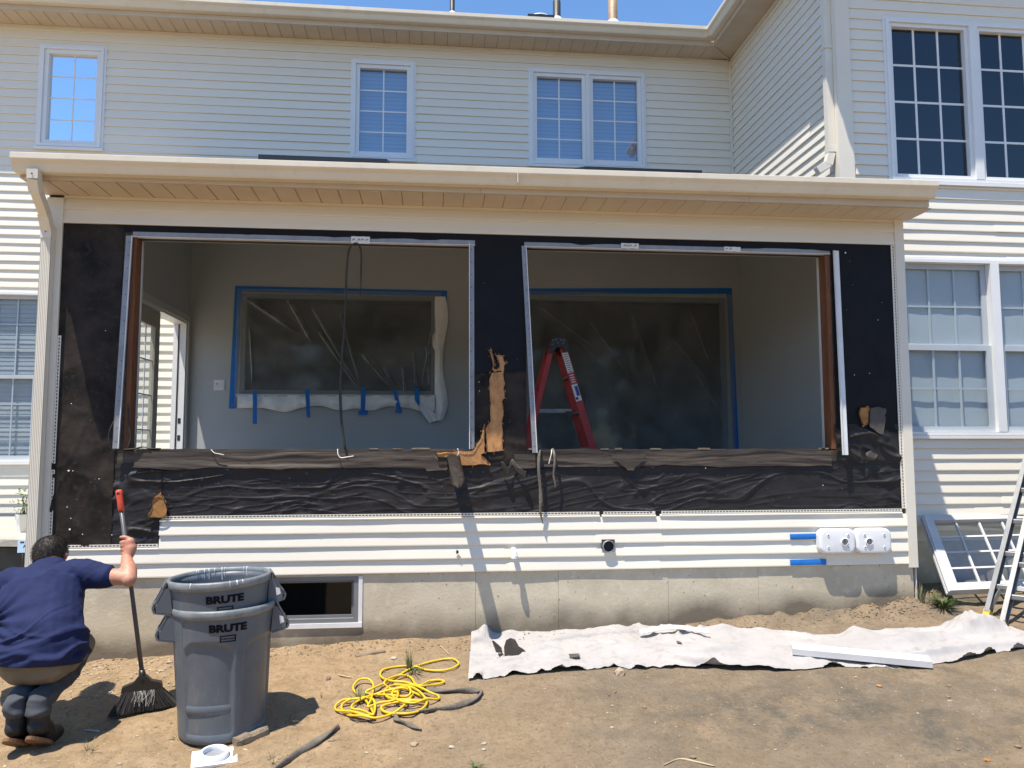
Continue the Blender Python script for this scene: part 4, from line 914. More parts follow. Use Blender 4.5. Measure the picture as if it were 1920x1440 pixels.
film(-2.24, .10, 2.19, 3.545, 2.0, [(455, 555, 560, 625, .02, .02), (540, 560, 590, 650, .02, .018), (590, 585, 680, 740, .03, .009), (600, 625, 676, 735, .025, .007), (640, 595, 680, 735, .02, .010), (680, 665, 740, 735, .022, .012), (690, 670, 745, 740, .018, .007), (720, 690, 742, 735, .02, .01), (775, 660, 781, 735, .02, .006), (755, 690, 760, 745, .02, .01), (470, 620, 476, 735, .012, .01), (800, 650, 806, 735, .02, .01), (810, 620, 790, 730, .016, .012), (700, 640, 690, 700, .012, .05)],
     'clear plastic sheet creased toward its lower corner over the left window')
film(1.02, 3.66, .96, 3.585, 5.0, [(1010, 580, 1120, 660, .02, .02), (1060, 620, 1130, 690, .018, .012), (1100, 600, 1200, 740, .016, .012), (1180, 590, 1240, 760, .02, .02), (1290, 580, 1330, 690, .018, .012), (1260, 640, 1330, 720, .015, .01), (1345, 560, 1350, 830, .02, .02), (1300, 700, 1360, 800, .012, .02)],
     'large smooth plastic sheet over the dark opening behind the red ladder')
# gathered bottom hem of the left sheet: opaque folded plastic
us = np.linspace(445, 815, 80); V = []
for r, t in enumerate(np.linspace(0, 1, 7)):
    row = []
    for i, x in enumerate(us):
        y0 = 741; y1 = 767+3*math.sin(x*.05)+4*float(vnoise(x*.03, 1.0)); y = y0+(y1-y0)*t
        row.append(at(x, y, Y=YB-.03-.03*math.sin(t*3.0)*(1+.5*float(vnoise(x*.045, 3.0)))-.012*float(vnoise(x*.12, t*4))))
    V.append(row)
hem = MB(); hem.grid(np.array(V))
V = []
for t in np.linspace(0, 1, 26):                                        # right side bunch, down to the hanging corner
    row = []
    for s in np.linspace(0, 1, 8):
        x = 815+20*s+(-4 if .28 < t < .42 else 0)*(1-s)+5*math.sin(t*9)*s-8*max(0, t-.85)*6*s; y = 556+(788-556)*t-4*s*math.sin(t*6)
        row.append(at(x, y, Y=YB-.02-.035*math.sin(s*3)*(.4+t)-.014*float(vnoise(s*6, t*14))))
    V.append(row)
hem.grid(np.array(V))
V = []
for t in np.linspace(0, 1, 12):
    V.append([at(770+16*s*(1-t*.2)+35*t, 745+48*t+8*s*(1-t)-4*t*s, Y=YB-.06-.025*math.sin(s*5+t*3)) for s in np.linspace(0, 1.8, 8)])
hem.grid(np.array(V))
tag(hem.build('plastic_hem', 'film_bunch'), 'gathered milky plastic hem hanging below and right of the left window', 'plastic sheet')
# light switch
c = at(411, 722, Y=YB); v = MB(); w, h = .058, .060; v.box(c[0]-w, c[0]+w, c[1]-.004, c[1]+.002, c[2]-h, c[2]+h)
ls = thing('light_switch', 'white double switch plate on the grey wall beside the door', 'light switch', (c[0], 3.04, c[2])); v.build('plate', 'white', ls)
for d in (-.023, .023): MB().box(c[0]+d-.015, c[0]+d+.015, c[1]-.008, c[1]-.0042, c[2]-.032, c[2]+.032).build('rocker', 'sticker', ls)
MB().box(c[0]-.034, c[0]-.016, c[1]-.0095, c[1]-.0082, c[2]+.008, c[2]+.017).build('indicator', 'ink', ls)
# dark cable looped over the head of the left opening
path = [at(647, 842, Y=-.03), at(641, 800, Y=-.02), at(638, 740, Y=0.02), at(640, 690, Y=.02), at(645, 620, Y=.02), at(648, 560, Y=.02), at(650, 510, Y=.02), at(654, 470, Y=.0), at(662, 458, Y=-.02), at(671, 458, Y=-.02), at(677, 472, Y=0), at(677, 510, Y=.02), at(676, 556, Y=.03)]
rad = [.011, .011, .0115, .011, .009, .0085, .0085, .0085, .008, .008, .0075, .007, .003]
P = cr(path, 6); v = MB(); v.tube(P, np.interp(np.linspace(0, 12, len(P)), range(13), rad)*(1+.12*vnoise(np.arange(len(P))*.4, 0*np.arange(len(P)))), 8)
tag(v.build('hanging_cable', 'cable'), 'dark cable looped from the head tab of the left opening down to its sill', 'cable')
P = cr([at(677, 500, Y=.03), at(676, 556, Y=.03)], 4)
# ------------------------------------------------------------------ straps and wires that hang over the sill
def strap(pts, rad, label, m='strap', cat='strap', name='hanging_strap', Y=None, group=None, n=8, seed=1):
    P = cr([at(x, y, Y=Yq) for x, y, Yq in pts], 7); R = np.interp(np.linspace(0, 1, len(P)), np.linspace(0, 1, len(rad)), rad)
    R = R*(1+.22*vnoise(np.arange(len(P))*.35, seed*np.ones(len(P)))); v = MB(); v.tube(P, R, n, squash=.7); return tag(v.build(name, m), label, cat, group)
strap([(1013, 843, -.0), (1011, 850, -.05), (1010, 880, -.065), (1013, 915, -.06), (1014, 940, -.06), (1013, 958, -.055), (1017, 978, -.05), (1019, 983, -.05)], [.011, .012, .013, .012, .013, .009, .006, .002], 'long grey frayed strap hanging over the sill below the red ladder', seed=3)
strap([(1036, 842, -.0), (1039, 850, -.05), (1040, 870, -.065), (1038, 890, -.065), (1041, 908, -.06), (1041, 915, -.06)], [.010, .010, .009, .008, .008, .003], 'short pale grey frayed strap hanging right of the long one', seed=5)
strap([(1034, 843, -.01), (1034, 850, -.04), (1031, 862, -.045), (1029, 870, -.045)], [.004, .004, .0035, .003], 'white wire end curling over the sill between the two grey straps', 'wire', 'wire', 'wire_end')
strap([(633, 842, -.02), (634, 852, -.04), (639, 858, -.045), (650, 857, -.05), (663, 855, -.05)], [.0035]*5, 'white wire end bent sideways on the sill under the hanging cable', 'wire', 'wire', 'wire_end')
strap([(396, 843, -.02), (402, 849, -.035), (411, 851, -.04), (420, 853, -.04)], [.0035]*4, 'short white wire end on the left part of the sill', 'wire', 'wire', 'wire_end')
strap([(858, 841, -.02), (860, 850, -.035), (853, 858, -.04), (850, 870, -.04)], [.0035]*4, 'white wire end hanging over the strand board at the pier', 'wire', 'wire', 'wire_end')
strap([(213, 790, -.05), (206, 805, -.07), (203, 822, -.075), (206, 838, -.07), (213, 844, -.06), (226, 843, -.04), (250, 842, -.03), (268, 838, -.02), (282, 842, -.02)], [.0035, .004, .004, .004, .005, .006, .008, .007, .004], 'thin dark cable curling round the foot of the left flange', 'cable', 'cable', 'loose_cable')
strap([(240, 756, -.02), (241, 790, -.02), (245, 820, -.02), (240, 842, -.02)], [.006, .008, .012, .012], 'dark cable hanging down the brown stud left of the door', 'cable', 'cable', 'loose_cable', seed=7)

# ================================================================== RED STEPLADDER
rl = thing('stepladder', 'red fibreglass stepladder with black top standing inside the right opening', 'ladder', (1.25, 1.55, .95))
FL = .95; ztop = 2.80
yc = 1.62
top = np.array([1.232, yc, ztop])
dx = .5+.05
def railp(x, y, z): return np.array([x, y, z])
# the ladder is seen from its side: steps side to the right, brace side to the left; near rail and far rail each side
for s, Yr, k in ((1, -.17, 0), (1, .20, 1), (-1, -.17, 0), (-1, .20, 1)):
    spread = .11 if False else 0
    zt_ = ztop-.10; yo_t = Yr*.72; yo_b = Yr*1.35
    xt = top[0]+s*.058; xb = top[0]+s*(.545 if s > 0 else .50)
    a = np.array([xt, yc+yo_t, zt_]); b = np.array([xb, yc+yo_b, FL+.01])
    v = MB(); v.bar(a, b, .074 if s > 0 else .055, .030, (0, 1, 0), .004); r = v.build('rail', 'red', rl)
    v = MB(); d = (b-a)/np.linalg.norm(b-a); v.bar(b-d*.10, b, .082, .038, (0, 1, 0)); v.build('foot', 'blackp', r)
    if s > 0 and k == 0:
        n = np.array([0, -1, 0])
        def onrail(t0, t1, w0, w1, m, name, off=.017):
            dd = (b-a); L = np.linalg.norm(dd); dd = dd/L; xx = np.cross(dd, n); xx /= np.linalg.norm(xx)
            nn_ = np.cross(xx, dd); nn_ = nn_ if nn_[1] < 0 else -nn_
            P = [a+dd*t+xx*w+nn_*off for t, w in ((t0, w0), (t0, w1), (t1, w1), (t1, w0))]
            q = MB(); q.add(P+[p-nn_*.001 for p in P], [(0, 1, 2, 3), (7, 6, 5, 4), (0, 4, 5, 1), (1, 5, 6, 2), (2, 6, 7, 3), (3, 7, 4, 0)]); return q.build(name, m, r), dd, xx, nn_
        onrail(.05, .26, -.030, .030, 'sticker', 'warning_label'); 
        lb_, dd, xx, nn_ = onrail(.262, .37, -.030, .030, 'sticker_red', 'warning_label'); onrail(.38, .55, -.030, .030, 'sticker', 'data_label')
        onrail(.40, .50, -.026, .006, 'sticker_blue', 'label_print', .0185); onrail(.51, .535, .0, .026, 'ink', 'label_print', .0185)
        for t_ in (.28, .305, .33, .352): onrail(t_, t_+.010, -.020, .020, 'sticker', 'label_print', .0185)
        for t_ in np.arange(.07, .25, .022): onrail(t_, t_+.006, -.022, .020, 'ink', 'label_print', .0182)
        # pointed oval badge with the maker's name
        Lr = np.linalg.norm(b-a); c = a+dd*(1.26)+nn_*.0172
        def badge(sc, m, off, name):
            q = MB(); P = []
            for i in range(24):
                th = 2*math.pi*i/24; u = .125*sc*math.cos(th); w = .031*sc*math.sin(th)*(1-.25*abs(math.cos(th)))
                P.append(c+dd*u+xx*w+nn_*off)
            q.add(P, [tuple(range(24))]); return q.build(name, m, r)
        badge(1, 'sticker_blue', .001, 'badge'); badge(.88, 'sticker', .0015, 'badge')
        vs, fs = text_geo('WERNER', .045, bold=.001, sx=.95); q = MB()
        sgn = 1 if np.dot(np.cross(dd, -xx), nn_) < 0 else 1
        xv = xx if np.dot(np.cross(dd, xx), nn_) > 0 else -xx
        q.add([c+dd*x+xv*y+nn_*.0022 for x, y, z in vs], fs); q.build('badge_lettering', 'sticker_blue', r, recalc=False)
# inner flange faces (channel section) and steps
for i, t in enumerate((.16, .36, .56, .76)):
    zt_ = ztop-.10-(ztop-.10-FL)*(t); x = top[0]+.058+(.545-.058)*t; y0, y1 = -.17*(.72+.63*t)+.017, .20*(.72+.63*t)-.017
    MB().box(x-.045, x+.035, yc+y0, yc+y1, zt_-.02, zt_).build('step', 'alu', rl)
for t in (.22, .62):
    zt_ = ztop-.10-(ztop-.10-FL)*t; x = top[0]-.058-(.50-.058)*t; y0, y1 = -.17*(.72+.63*t)+.017, .20*(.72+.63*t)-.017
    MB().box(x-.012, x+.012, yc+y0, yc+y1, zt_-.015, zt_+.015).build('brace', 'redd', rl)
c0 = at(1012, 769, Y=yc-.20); c1 = at(1072, 769, Y=yc-.20); v = MB(); v.bar(c0, c1, .022, .006, (0, 1, 0)); v.build('spreader', 'alu', rl)
v = MB(); v.bar(c0+np.array([0, .36, 0]), c1+np.array([0, .36, 0]), .022, .006, (0, 1, 0)); v.build('spreader', 'alu', rl)
v = MB(); pts = [(-.095, -.155), (-.075, -.06), (-.055, -.012), (-.03, 0), (.045, 0), (.075, -.015), (.092, -.06), (.105, -.14), (.06, -.15), (.045, -.10), (-.02, -.10), (-.05, -.15)]
v.prism([(x, z) for x, z in pts], yc-.17, yc+.19, lambda a, b, e: (top[0]+.005+a, e, ztop+b)); tc_ = v.build('top_cap', 'blackp', rl)
for x, z in ((-.05, -.03), (-.02, -.02), (.03, -.025), (.06, -.03), (0, -.055), (.05, -.06), (-.06, -.07)):
    v = MB(); v.box(top[0]+x-.008, top[0]+x+.008, yc-.1725, yc-.1705, ztop+z-.005, ztop+z+.005); v.build('rivet', 'alu', tc_)

# ================================================================== FITTINGS ON THE LOWER WALL
def vent_cover(x0, x1, z0, z1, mirror, label):
    cx, cz = (x0+x1)/2, (z0+z1)/2; W_, H_ = (x1-x0)/2, (z1-z0)/2
    t = thing('vent_cover', label, 'vent cover', (cx, -.015, cz), 'white plastic vent covers by the right corner')
    def rr(w, h, r, n=6):
        o = []
        for sx, sz, a0 in ((1, 1, 0), (-1, 1, 90), (-1, -1, 180), (1, -1, 270)):
            for k in range(n+1):
                a = math.radians(a0+90*k/n); o.append((sx*(w-r)+r*math.cos(a), sz*(h-r)+r*math.sin(a)))
        return o
    rings = [(1.0, 0.0, .055), (1.0, -.045, .055), (.985, -.06, .055), (.95, -.068, .05), (.90, -.0715, .045), (.82, -.073, .045), (.10, -.0735, .005)]
    v = MB(); vs = []; n = 28
    for s, y, r in rings: vs += [(cx+a, -.014+y, cz+b) for a, b in rr(W_*s if s > .5 else .012, H_*s if s > .5 else .008, r)]
    fs = [(i*n+k, i*n+(k+1) % n, (i+1)*n+(k+1) % n, (i+1)*n+k) for i in range(len(rings)-1) for k in range(n)]+[tuple(range((len(rings)-1)*n, len(rings)*n))]
    v.add(vs, fs, True); body = v.build('cover', 'pvc', t)
    ax = cx+(.052 if not mirror else -.048); az = cz-.004
    v = MB(); v.lathe([(.030, 0), (.030, .010), (.0255, .012), (.0250, .002)], 20); v.v = [(ax+x, -.0868-z, az+y) for x, y, z in v.v]; ou = v.build('outlet', 'pvc', t)
    v = MB(); v.lathe([(.0252, .0035), (.0005, .0035)], 20); v.v = [(ax+x, -.0868-z, az+y) for x, y, z in v.v]; v.build('outlet_bore', 'slot', ou)
    for d in (-.013, 0, .013):
        MB().box(ax+d-.0022, ax+d+.0022, -.0985, -.0915, az-.021, az+.021).build('grille_bar', 'galv', ou)
    for sx in (-1, 1):
        for sz in (-1, 1):
            v = MB(); v.lathe([(.010, 0), (.010, .005), (.006, .005), (.006, .001), (.0005, .001)], 12); v.v = [(cx+sx*W_*.55+x, -.0866-z, cz+sz*H_*.5+y) for x, y, z in v.v]; s_ = v.build('screw_boss', 'pvc', t)
            v = MB(); v.box(cx+sx*W_*.55-.004, cx+sx*W_*.55+.004, -.0915, -.0878, cz+sz*H_*.5-.004, cz+sz*H_*.5+.004); v.build('screw', 'metal_dark', s_)
vent_cover(3.082, 3.385, .863, 1.058, False, 'left of two white vent covers, beside the blue tape on the siding')
vent_cover(3.390, 3.690, .860, 1.058, True, 'right of two white vent covers, nearest the corner post')
def wall_tape(x0, x1, z0, z1, label):
    xs = np.linspace(x0, x1, 16); v = MB(); zz_ = np.linspace(z0, z1, 5)
    V = np.array([[(x, -.0235-.003*math.sin((z-z0)/(z1-z0)*3.1)-.0015*float(vnoise(x*30, z*30)), z+.003*float(vnoise(x*12, 2))) for x in xs] for z in zz_]); v.grid(V)
    return tag(v.build('masking_tape', 'tape'), label, 'tape', 'blue tape by the vent covers')
wall_tape(2.862, 3.082, .972, 1.017, 'upper blue tape strip on the white siding, touching the left vent cover')
wall_tape(2.856, 3.160, .768, .815, 'lower blue tape strip on the bottom siding board below the vent covers')
# white pipe stub that turns down, open pipe hole, ragged hole
c = at(963, 1034, Y=-.03); tp = thing('pipe_stub', 'small white plastic pipe elbow turning down from the siding', 'pipe', (c[0], -.01, c[2]))
v = MB(); P = cr([(c[0], 0, c[2]+.012), (c[0], -.045, c[2]+.012), (c[0], -.072, c[2]+.002), (c[0], -.082, c[2]-.022), (c[0], -.084, c[2]-.05)], 5); v.tube(P, .021, 14); v.tube(P[-6:], .0245, 14); v.build('elbow', 'pvc', tp)
c = at(1140, 1024, Y=-.016); tp = thing('pipe_opening', 'dark round open pipe mouth set in a square cutout of the siding', 'pipe', (c[0], -.01, c[2]))
v = MB(); v.lathe([(.046, .03), (.046, -.030), (.041, -.030), (.041, .0)], 24); v.v = [(c[0]+x, -.016+z, c[2]+y) for x, y, z in v.v]; v.build('pipe', 'galv', tp)
v = MB(); v.lathe([(.0408, -.009), (.0005, -.009)], 24); v.v = [(c[0]+x, -.016+z, c[2]+y) for x, y, z in v.v]; v.build('bore', 'slot', tp)
v = MB(); v.box(c[0]-.052, c[0]-.040, -.0235, -.0155, c[2]-.02, c[2]+.052).box(c[0]-.040, c[0]+.052, -.0238, -.0158, c[2]+.040, c[2]+.052).box(c[0]+.041, c[0]+.05, -.0238, -.0158, c[2]-.012, c[2]+.04); v.build('cutout', 'stepdark', tp)
v = MB(); v.lathe([(.0403, -.029), (.0403, -.010)], 20); v.v = [(c[0]+x, -.016+z, c[2]+y) for x, y, z in v.v]; v.build('bore', 'slot', tp)
v = MB(); v.bar((c[0]-.035, -.027, c[2]-.052), (c[0]+.045, -.030, c[2]-.049), .018, .012); v.build('broken_edge', 'galvw', tp)
c = at(857, 1036, Y=-.016); v = MB()
k = 11; P = [(c[0]+(.012+.007*float(vnoise(i*1.7, 4)))*math.cos(2*math.pi*i/k), -.0225, c[2]+.004+(.016+.008*float(vnoise(i*1.3, 7)))*math.sin(2*math.pi*i/k)) for i in range(k)]
v.add(P, [tuple(range(k))]); hr = v.build('ragged_hole', 'slot', S)
v = MB(); v.bar((c[0]+.004, -.02, c[2]-.016), (c[0]+.020, -.03, c[2]-.012), .012, .003); v.bar((c[0]-.006, -.018, c[2]-.020), (c[0]+.006, -.024, c[2]-.028), .008, .003); v.build('broken_edge', 'siding', hr)

# ================================================================== RUBBISH BINS (one nested in the other)
def can_r(z): return .240+(.272-.240)*min(max(z, 0)/.72, 1)
def make_can(loc, label, rotz, tilt):
    t = thing('rubbish_bin', label, 'bin', loc, 'grey plastic bins nested in a stack'); t.scale = (1, 1, .975); t.rotation_euler = (tilt[0], tilt[1], rotz)
    o0 = Vector(loc)
    N = 160
    def fn(r, z, a):
        if r < .2: return r
        if .05 < z < .60:                              # recessed panels between upright channels
            d = 0
            for c0 in (-1.95, -.62, .72, 2.05):
                da = abs((a-c0+math.pi) % (2*math.pi)-math.pi); half = .56
                top_ = .575-.055*(da/half)**4 if da < half else 0
                if da < half and z < top_: d = max(d, min(1, (half-da)/.035)*min(1, (top_-z)/.012)*min(1, (z-.05)/.02))
            return r-.016*d
        return r
    prof = [(.0005, .004), (.20, .004), (.228, .0), (.239, .012)]+[(can_r(z), z) for z in (.03, .052, .062, .075, .1, .16, .24, .32, .40, .46, .49, .51, .525, .54, .552, .563, .574, .585, .6, .63, .66, .70, .728)]
    prof += [(can_r(z)-.006, z) for z in (.728, .70, .5, .3, .05, .012)]+[(.0005, .012)]
    v = MB(); v.lathe(prof, N, fn=fn); v.v = [tuple(Vector(p)+o0) for p in v.v]; body = v.build('body', 'can', t)
    v = MB(); v.lathe([(.272, .700), (.277, .705), (.2875, .712), (.291, .722), (.291, .745), (.286, .753), (.276, .755), (.269, .750), (.266, .735), (.2665, .700)], N, close=True); v.v = [tuple(Vector(p)+o0) for p in v.v]; rim = v.build('rim', 'canrim', t)
    for ang in (math.radians(180), math.radians(0)):
        R_ = Matrix.Rotation(ang, 4, 'Z')
        v = MB(); w = .085
        def put(vs, fs, sm=False): v.add([tuple(R_ @ Vector(p)+o0) for p in vs], fs, sm)
        def bar_(p, q, y0, y1, th):                        # flat bar in the r-z plane with its width along y
            p = np.array(p); q = np.array(q); d = (q-p)/np.linalg.norm(q-p); nn_ = np.array([-d[1], d[0]])*th
            P = [(p[0], y0, p[1]), (q[0], y0, q[1]), (q[0]+nn_[0], y0, q[1]+nn_[1]), (p[0]+nn_[0], y0, p[1]+nn_[1])]; P += [(x, y1, z) for x, _, z in P]
            put(P, [(0, 1, 2, 3), (7, 6, 5, 4), (0, 4, 5, 1), (1, 5, 6, 2), (2, 6, 7, 3), (3, 7, 4, 0)])
        for y0, y1 in ((-w, -w+.03), (w-.03, w)): bar_((.287, .735), (.350, .615), y0, y1, .010)
        bar_((.340, .632), (.354, .605), -w, w, .014); bar_((.354, .607), (.344, .582), -w, w, .011); bar_((.284, .748), (.300, .712), -w, w, .010)
        bar_((.346, .585), (.262, .566), -w, w, .008)
        for y in (-w, w-.006):
            P = [(.27, y, .715), (.293, y, .715), (.344, y, .62), (.342, y, .586), (.257, y, .568)]; P += [(a_, y+.006, c_) for a_, _, c_ in P]
            put(P, [(0, 1, 2, 3, 4), (9, 8, 7, 6, 5)]+[(i, (i+1) % 5, 5+(i+1) % 5, 5+i) for i in range(5)])
        h = v.build('handle', 'can', t)
        if abs(ang) < .1:
            q = MB(); P = [(.304, -w-.001, .66), (.326, -w-.001, .652), (.333, -w-.001, .618), (.309, -w-.001, .61)]; q.add([tuple(R_ @ Vector(p)+o0) for p in P], [(0, 1, 2, 3)]); q.build('sticker', 'sticker', h)
    def wrap(vs, z0, r_off, a0):
        out = []
        for x, y, zq in vs:
            z = z0+y; r = can_r(z)+r_off+zq; a = a0+x/.27; out.append(tuple(Vector((r*math.cos(a), r*math.sin(a), z))+o0))
        return out
    a0 = -math.pi/2+.05
    vs, fs = text_geo('BRUTE', .056, .0012, .0030, 1.22); v = MB(); v.add(wrap(vs, .652, .0022, a0), fs); v.build('lettering', 'letter', body, recalc=False)
    # small framed maker's plaque under the word, with its faint wordmark
    def frame(w, h, th):
        o = []; f = []
        for x0, x1, y0, y1 in ((-w, w, h-th, h), (-w, w, -h, -h+th), (-w, -w+th, -h+th, h-th), (w-th, w, -h+th, h-th)):
            nseg = 8
            for i in range(nseg):
                a_, b_ = x0+(x1-x0)*i/nseg, x0+(x1-x0)*(i+1)/nseg; k = len(o); o += [(a_, y0, .0), (b_, y0, .0), (b_, y1, .0), (a_, y1, .0)]; f.append((k, k+1, k+2, k+3))
        return o, f
    vs, fs = frame(.043, .019, .006); v = MB(); v.add(wrap(vs, .595, .003, a0), fs); vs, fs = text_geo('Rubbermaid', .0145, .0, .0003, 1.0); v.add(wrap(vs, .595, .003, a0), fs)
    v.build('plaque', 'letter', body, recalc=False)
    return t
cf = atg(416, 1393); gc = (float(cf[0])-.045, float(cf[1])+.195, float(gz(cf[0], cf[1]+.06))-.004)
make_can(gc, 'lower of two nested grey bins, standing on the dirt', .28, (0, math.radians(-1.0)))
uc = make_can((gc[0]-.012, gc[1], gc[2]+.158), 'upper of two nested grey bins, open rim with paint drips', .30, (0, math.radians(-2.2)))
rr = random.Random(9); v = MB(); o0 = np.array(WL[uc.name])
for i in range(13):
    inside = i < 9; a = rr.uniform(.75, 2.2) if inside else rr.uniform(-2.6, -1.0); z1_ = .752; L_ = rr.uniform(.02, .075); wd = rr.uniform(.0010, .0038); pts = []
    zs_ = [.757, .752, .742, .735-L_*.5, .735-L_]
    rs_ = [.271, .267, .2645, .2655, .2655] if inside else [.284, .2875, .2925, .2925, .2925]
    if not inside: zs_ = [.756, .752, .745, .742-L_*.25, .742-L_*.4]
    for k_, (r_, z_) in enumerate(zip(rs_, zs_)):
        da = wd*(1 if k_ < 4 else .4)/.28; s_ = -1 if inside else 1
        for q in (-1, 1): pts.append(o0+np.array([(r_+.0015*s_*(1 if k_ else 1))*math.cos(a+q*da), (r_+.0015*s_)*math.sin(a+q*da), z_+.001]))
    v.add(pts, [(2*k_, 2*k_+1, 2*k_+3, 2*k_+2) for k_ in range(4)])
tag(v.build('paint_drips', 'pvc', uc, recalc=False), kind='stuff')

# ================================================================== BROOM
p_top = np.array([-1.985, -.85, 1.445]); bz = float(gz(-1.76, -.93)); p_bot = np.array([-1.765, -.94, bz+.205])
br = thing('broom', 'upright broom with grey pole, red grip and black angled bristles', 'broom', (-1.76, -.94, bz))
v = MB(); v.tube([p_bot, p_bot+(p_top-p_bot)*.5, p_top-(p_top-p_bot)*.02], [.0135, .013, .013], 14); v.build('pole', 'bgrey', br)
d = (p_top-p_bot)/np.linalg.norm(p_top-p_bot); g0 = p_top-d*.135
v = MB(); v.tube([g0, g0+d*.01, g0+d*.06, g0+d*.11, g0+d*.128, g0+d*.135], [.016, .020, .0185, .0205, .0200, .015], 16); gr = v.build('grip', 'bred', br)
v = MB(); c = g0+d*.113; v.lathe([(.009, 0), (.009, .006), (.0003, .006)], 12); v.v = [(c[0]+x, c[1]-.0165-z*.7, c[2]+y) for x, y, z in v.v]; v.build('hang_hole', 'slot', gr)
hx = np.array([.97, .23, .02]); hx /= np.linalg.norm(hx); hy = np.array([-.23, .97, 0]); hy /= np.linalg.norm(hy)
v = MB(); v.tube([p_bot+d*.05, p_bot+d*.02, p_bot-d*.02], [.017, .021, .026], 14)
q = [(-.118, -.035), (-.112, -.004), (-.05, .016), (-.024, .050), (.022, .050), (.05, .020), (.108, .002), (.116, -.03)]
v.prism(q, -.024, .024, lambda a, b, e: p_bot+hx*a+np.array([0, 0, b-.035])+hy*e); v.build('head', 'blackp', br)
v = MB(); rr = random.Random(5)
top0 = p_bot+np.array([0, 0, -.068])
def brt(u, w, t):                 # u across, w front/back, t down: straight sided trapezoid, cut at a slant
    e = top0+hx*(u*.188+.010)+hy*w*.050; e[2] = bz+.006+.030*(u+1)*.5
    a = top0+hx*u*.108+hy*w*.022; return a+(e-a)*t
for i in range(620):
    u = rr.uniform(-1, 1); w = rr.choice((-1, 1))*rr.uniform(.75, 1.05); du = rr.gauss(0, .02)
    v.tube([brt(u, w, 0), brt(u+du*.5, w, .55), brt(u+du, w, rr.uniform(.96, 1.05))], [.0032, .0030, .0020], 3, caps=False)
for w in (-.8, .8): v.grid(np.array([[brt(u, w+.05*math.sin(u*60), t) for u in np.linspace(-1, 1, 90)] for t in np.linspace(0, .97, 8)]))
for u in (-1, 1): v.grid(np.array([[brt(u, w, t) for w in np.linspace(-.85, .85, 6)] for t in np.linspace(0, .98, 6)]))
V = []
for z_ in np.linspace(.0, .9, 6): V.append([brt(u, 0, z_) for u in np.linspace(-.98, .98, 24)])
v.grid(np.array(V)); tag(v.build('bristles', 'bristle', br, recalc=False), kind='stuff')
v = MB()
for i in range(26):
    u = rr.uniform(-.35, .75); a = top0+hx*u*.12-hy*.030; e = a+hx*rr.uniform(-.04, .03)-hy*.03; e[2] = a[2]-rr.uniform(.03, .09); v.tube([a, (a+e)/2+hx*.006, e], .0011, 3, caps=False)
tag(v.build('frayed_bristles', 'bristle_w', br, recalc=False), kind='stuff')

# ================================================================== PERSON squatting with the broom
GP = float(gz(-2.2, -1.3))
pe = thing('person', 'man in navy t-shirt and khaki shorts squatting with his back turned, holding a broom', 'person', (-2.22, -1.28, GP))
J = dict(pel=at(72, 1222, Y=-1.27), lum=at(74, 1175, Y=-1.18), tho=at(80, 1112, Y=-1.03), nec=at(96, 1066, Y=-.90), hed=at(94, 1038, Y=-.80))
shR = at(150, 1078, Y=-.98); shL = at(2, 1100, Y=-.98); elR = at(241, 1083, Y=-1.03); wrR = at(237, 1046, Y=-.915)
elL = at(-30, 1190, Y=-.80); wrL = at(-10, 1230, Y=-.55)
pole = lambda z: p_bot+(p_top-p_bot)*(z-p_bot[2])/(p_top[2]-p_bot[2])
hz = at(240, 1027, Y=-.89)[2]; hc = pole(hz)
hipL, hipR = J['pel']+np.array([-.085, 0, -.01]), J['pel']+np.array([.075, 0, -.01])
anL, anR = at(31, 1348, Y=-1.40), at(73, 1345, Y=-1.40); knL = np.array([anL[0]-.02, -.88, .50]); knR = np.array([anR[0]+.0, -.86, .49])
b = MB()
b.limb([J['pel'], J['lum'], J['tho'], J['nec']+np.array([0, -.02, -.03])], [.145, .150, .165, .085], 20, 5, 1.25, (1, 0, 0))
b.limb([J['nec']+np.array([0, -.01, -.02]), J['nec']*.45+J['hed']*.55], [.062, .058], 16)
hd = J['hed']
b.limb([hd+np.array([0, -.012, .010]), hd+np.array([0, .030, -.002])], [.083, .082], 20, 4, .93, (1, 0, 0))
b.limb([hd+np.array([0, .055, -.03]), hd+np.array([0, .075, -.075])], [.058, .040], 14)                       # jaw and chin
b.limb([hd+np.array([0, .098, -.015]), hd+np.array([0, .115, -.045])], [.012, .016], 10)                       # nose
for s in (-1, 1):
    b.limb([hd+np.array([s*.080, .012, -.002]), hd+np.array([s*.092, .004, -.012]), hd+np.array([s*.084, .016, -.040])], [.012, .017, .009], 10, 4)
    b.limb([hd+np.array([s*.032, .088, .002]), hd+np.array([s*.036, .090, .002])], [.015, .015], 10)
b.limb([J['tho']+np.array([.09, .02, .06]), shR, shR*.5+elR*.5, elR], [.075, .066, .053, .046], 18, 5)
b.limb([elR+np.array([.004, -.006, -.01]), elR*.62+wrR*.38+np.array([.004, .0, .0]), wrR], [.046, .050, .031], 16, 5)
b.limb([J['tho']+np.array([-.09, .02, .06]), shL, shL*.5+elL*.5, elL], [.075, .066, .053, .046], 18, 5)
b.limb([elL, elL*.6+wrL*.4, wrL], [.045, .047, .030], 16, 5); b.limb([wrL, wrL+np.array([.03, .07, -.03])], [.036, .034], 12)
for h_, k_, a_ in ((hipL, knL, anL), (hipR, knR, anR)):
    b.limb([h_, h_*.5+k_*.5, k_], [.075, .06, .034], 18, 5); b.limb([k_+np.array([0, -.01, -.01]), k_*.6+a_*.4+np.array([0, -.03, 0]), a_+np.array([0, -.008, .10]), a_+np.array([0, .004, -.03])], [.034, .034, .030, .028], 16, 5)
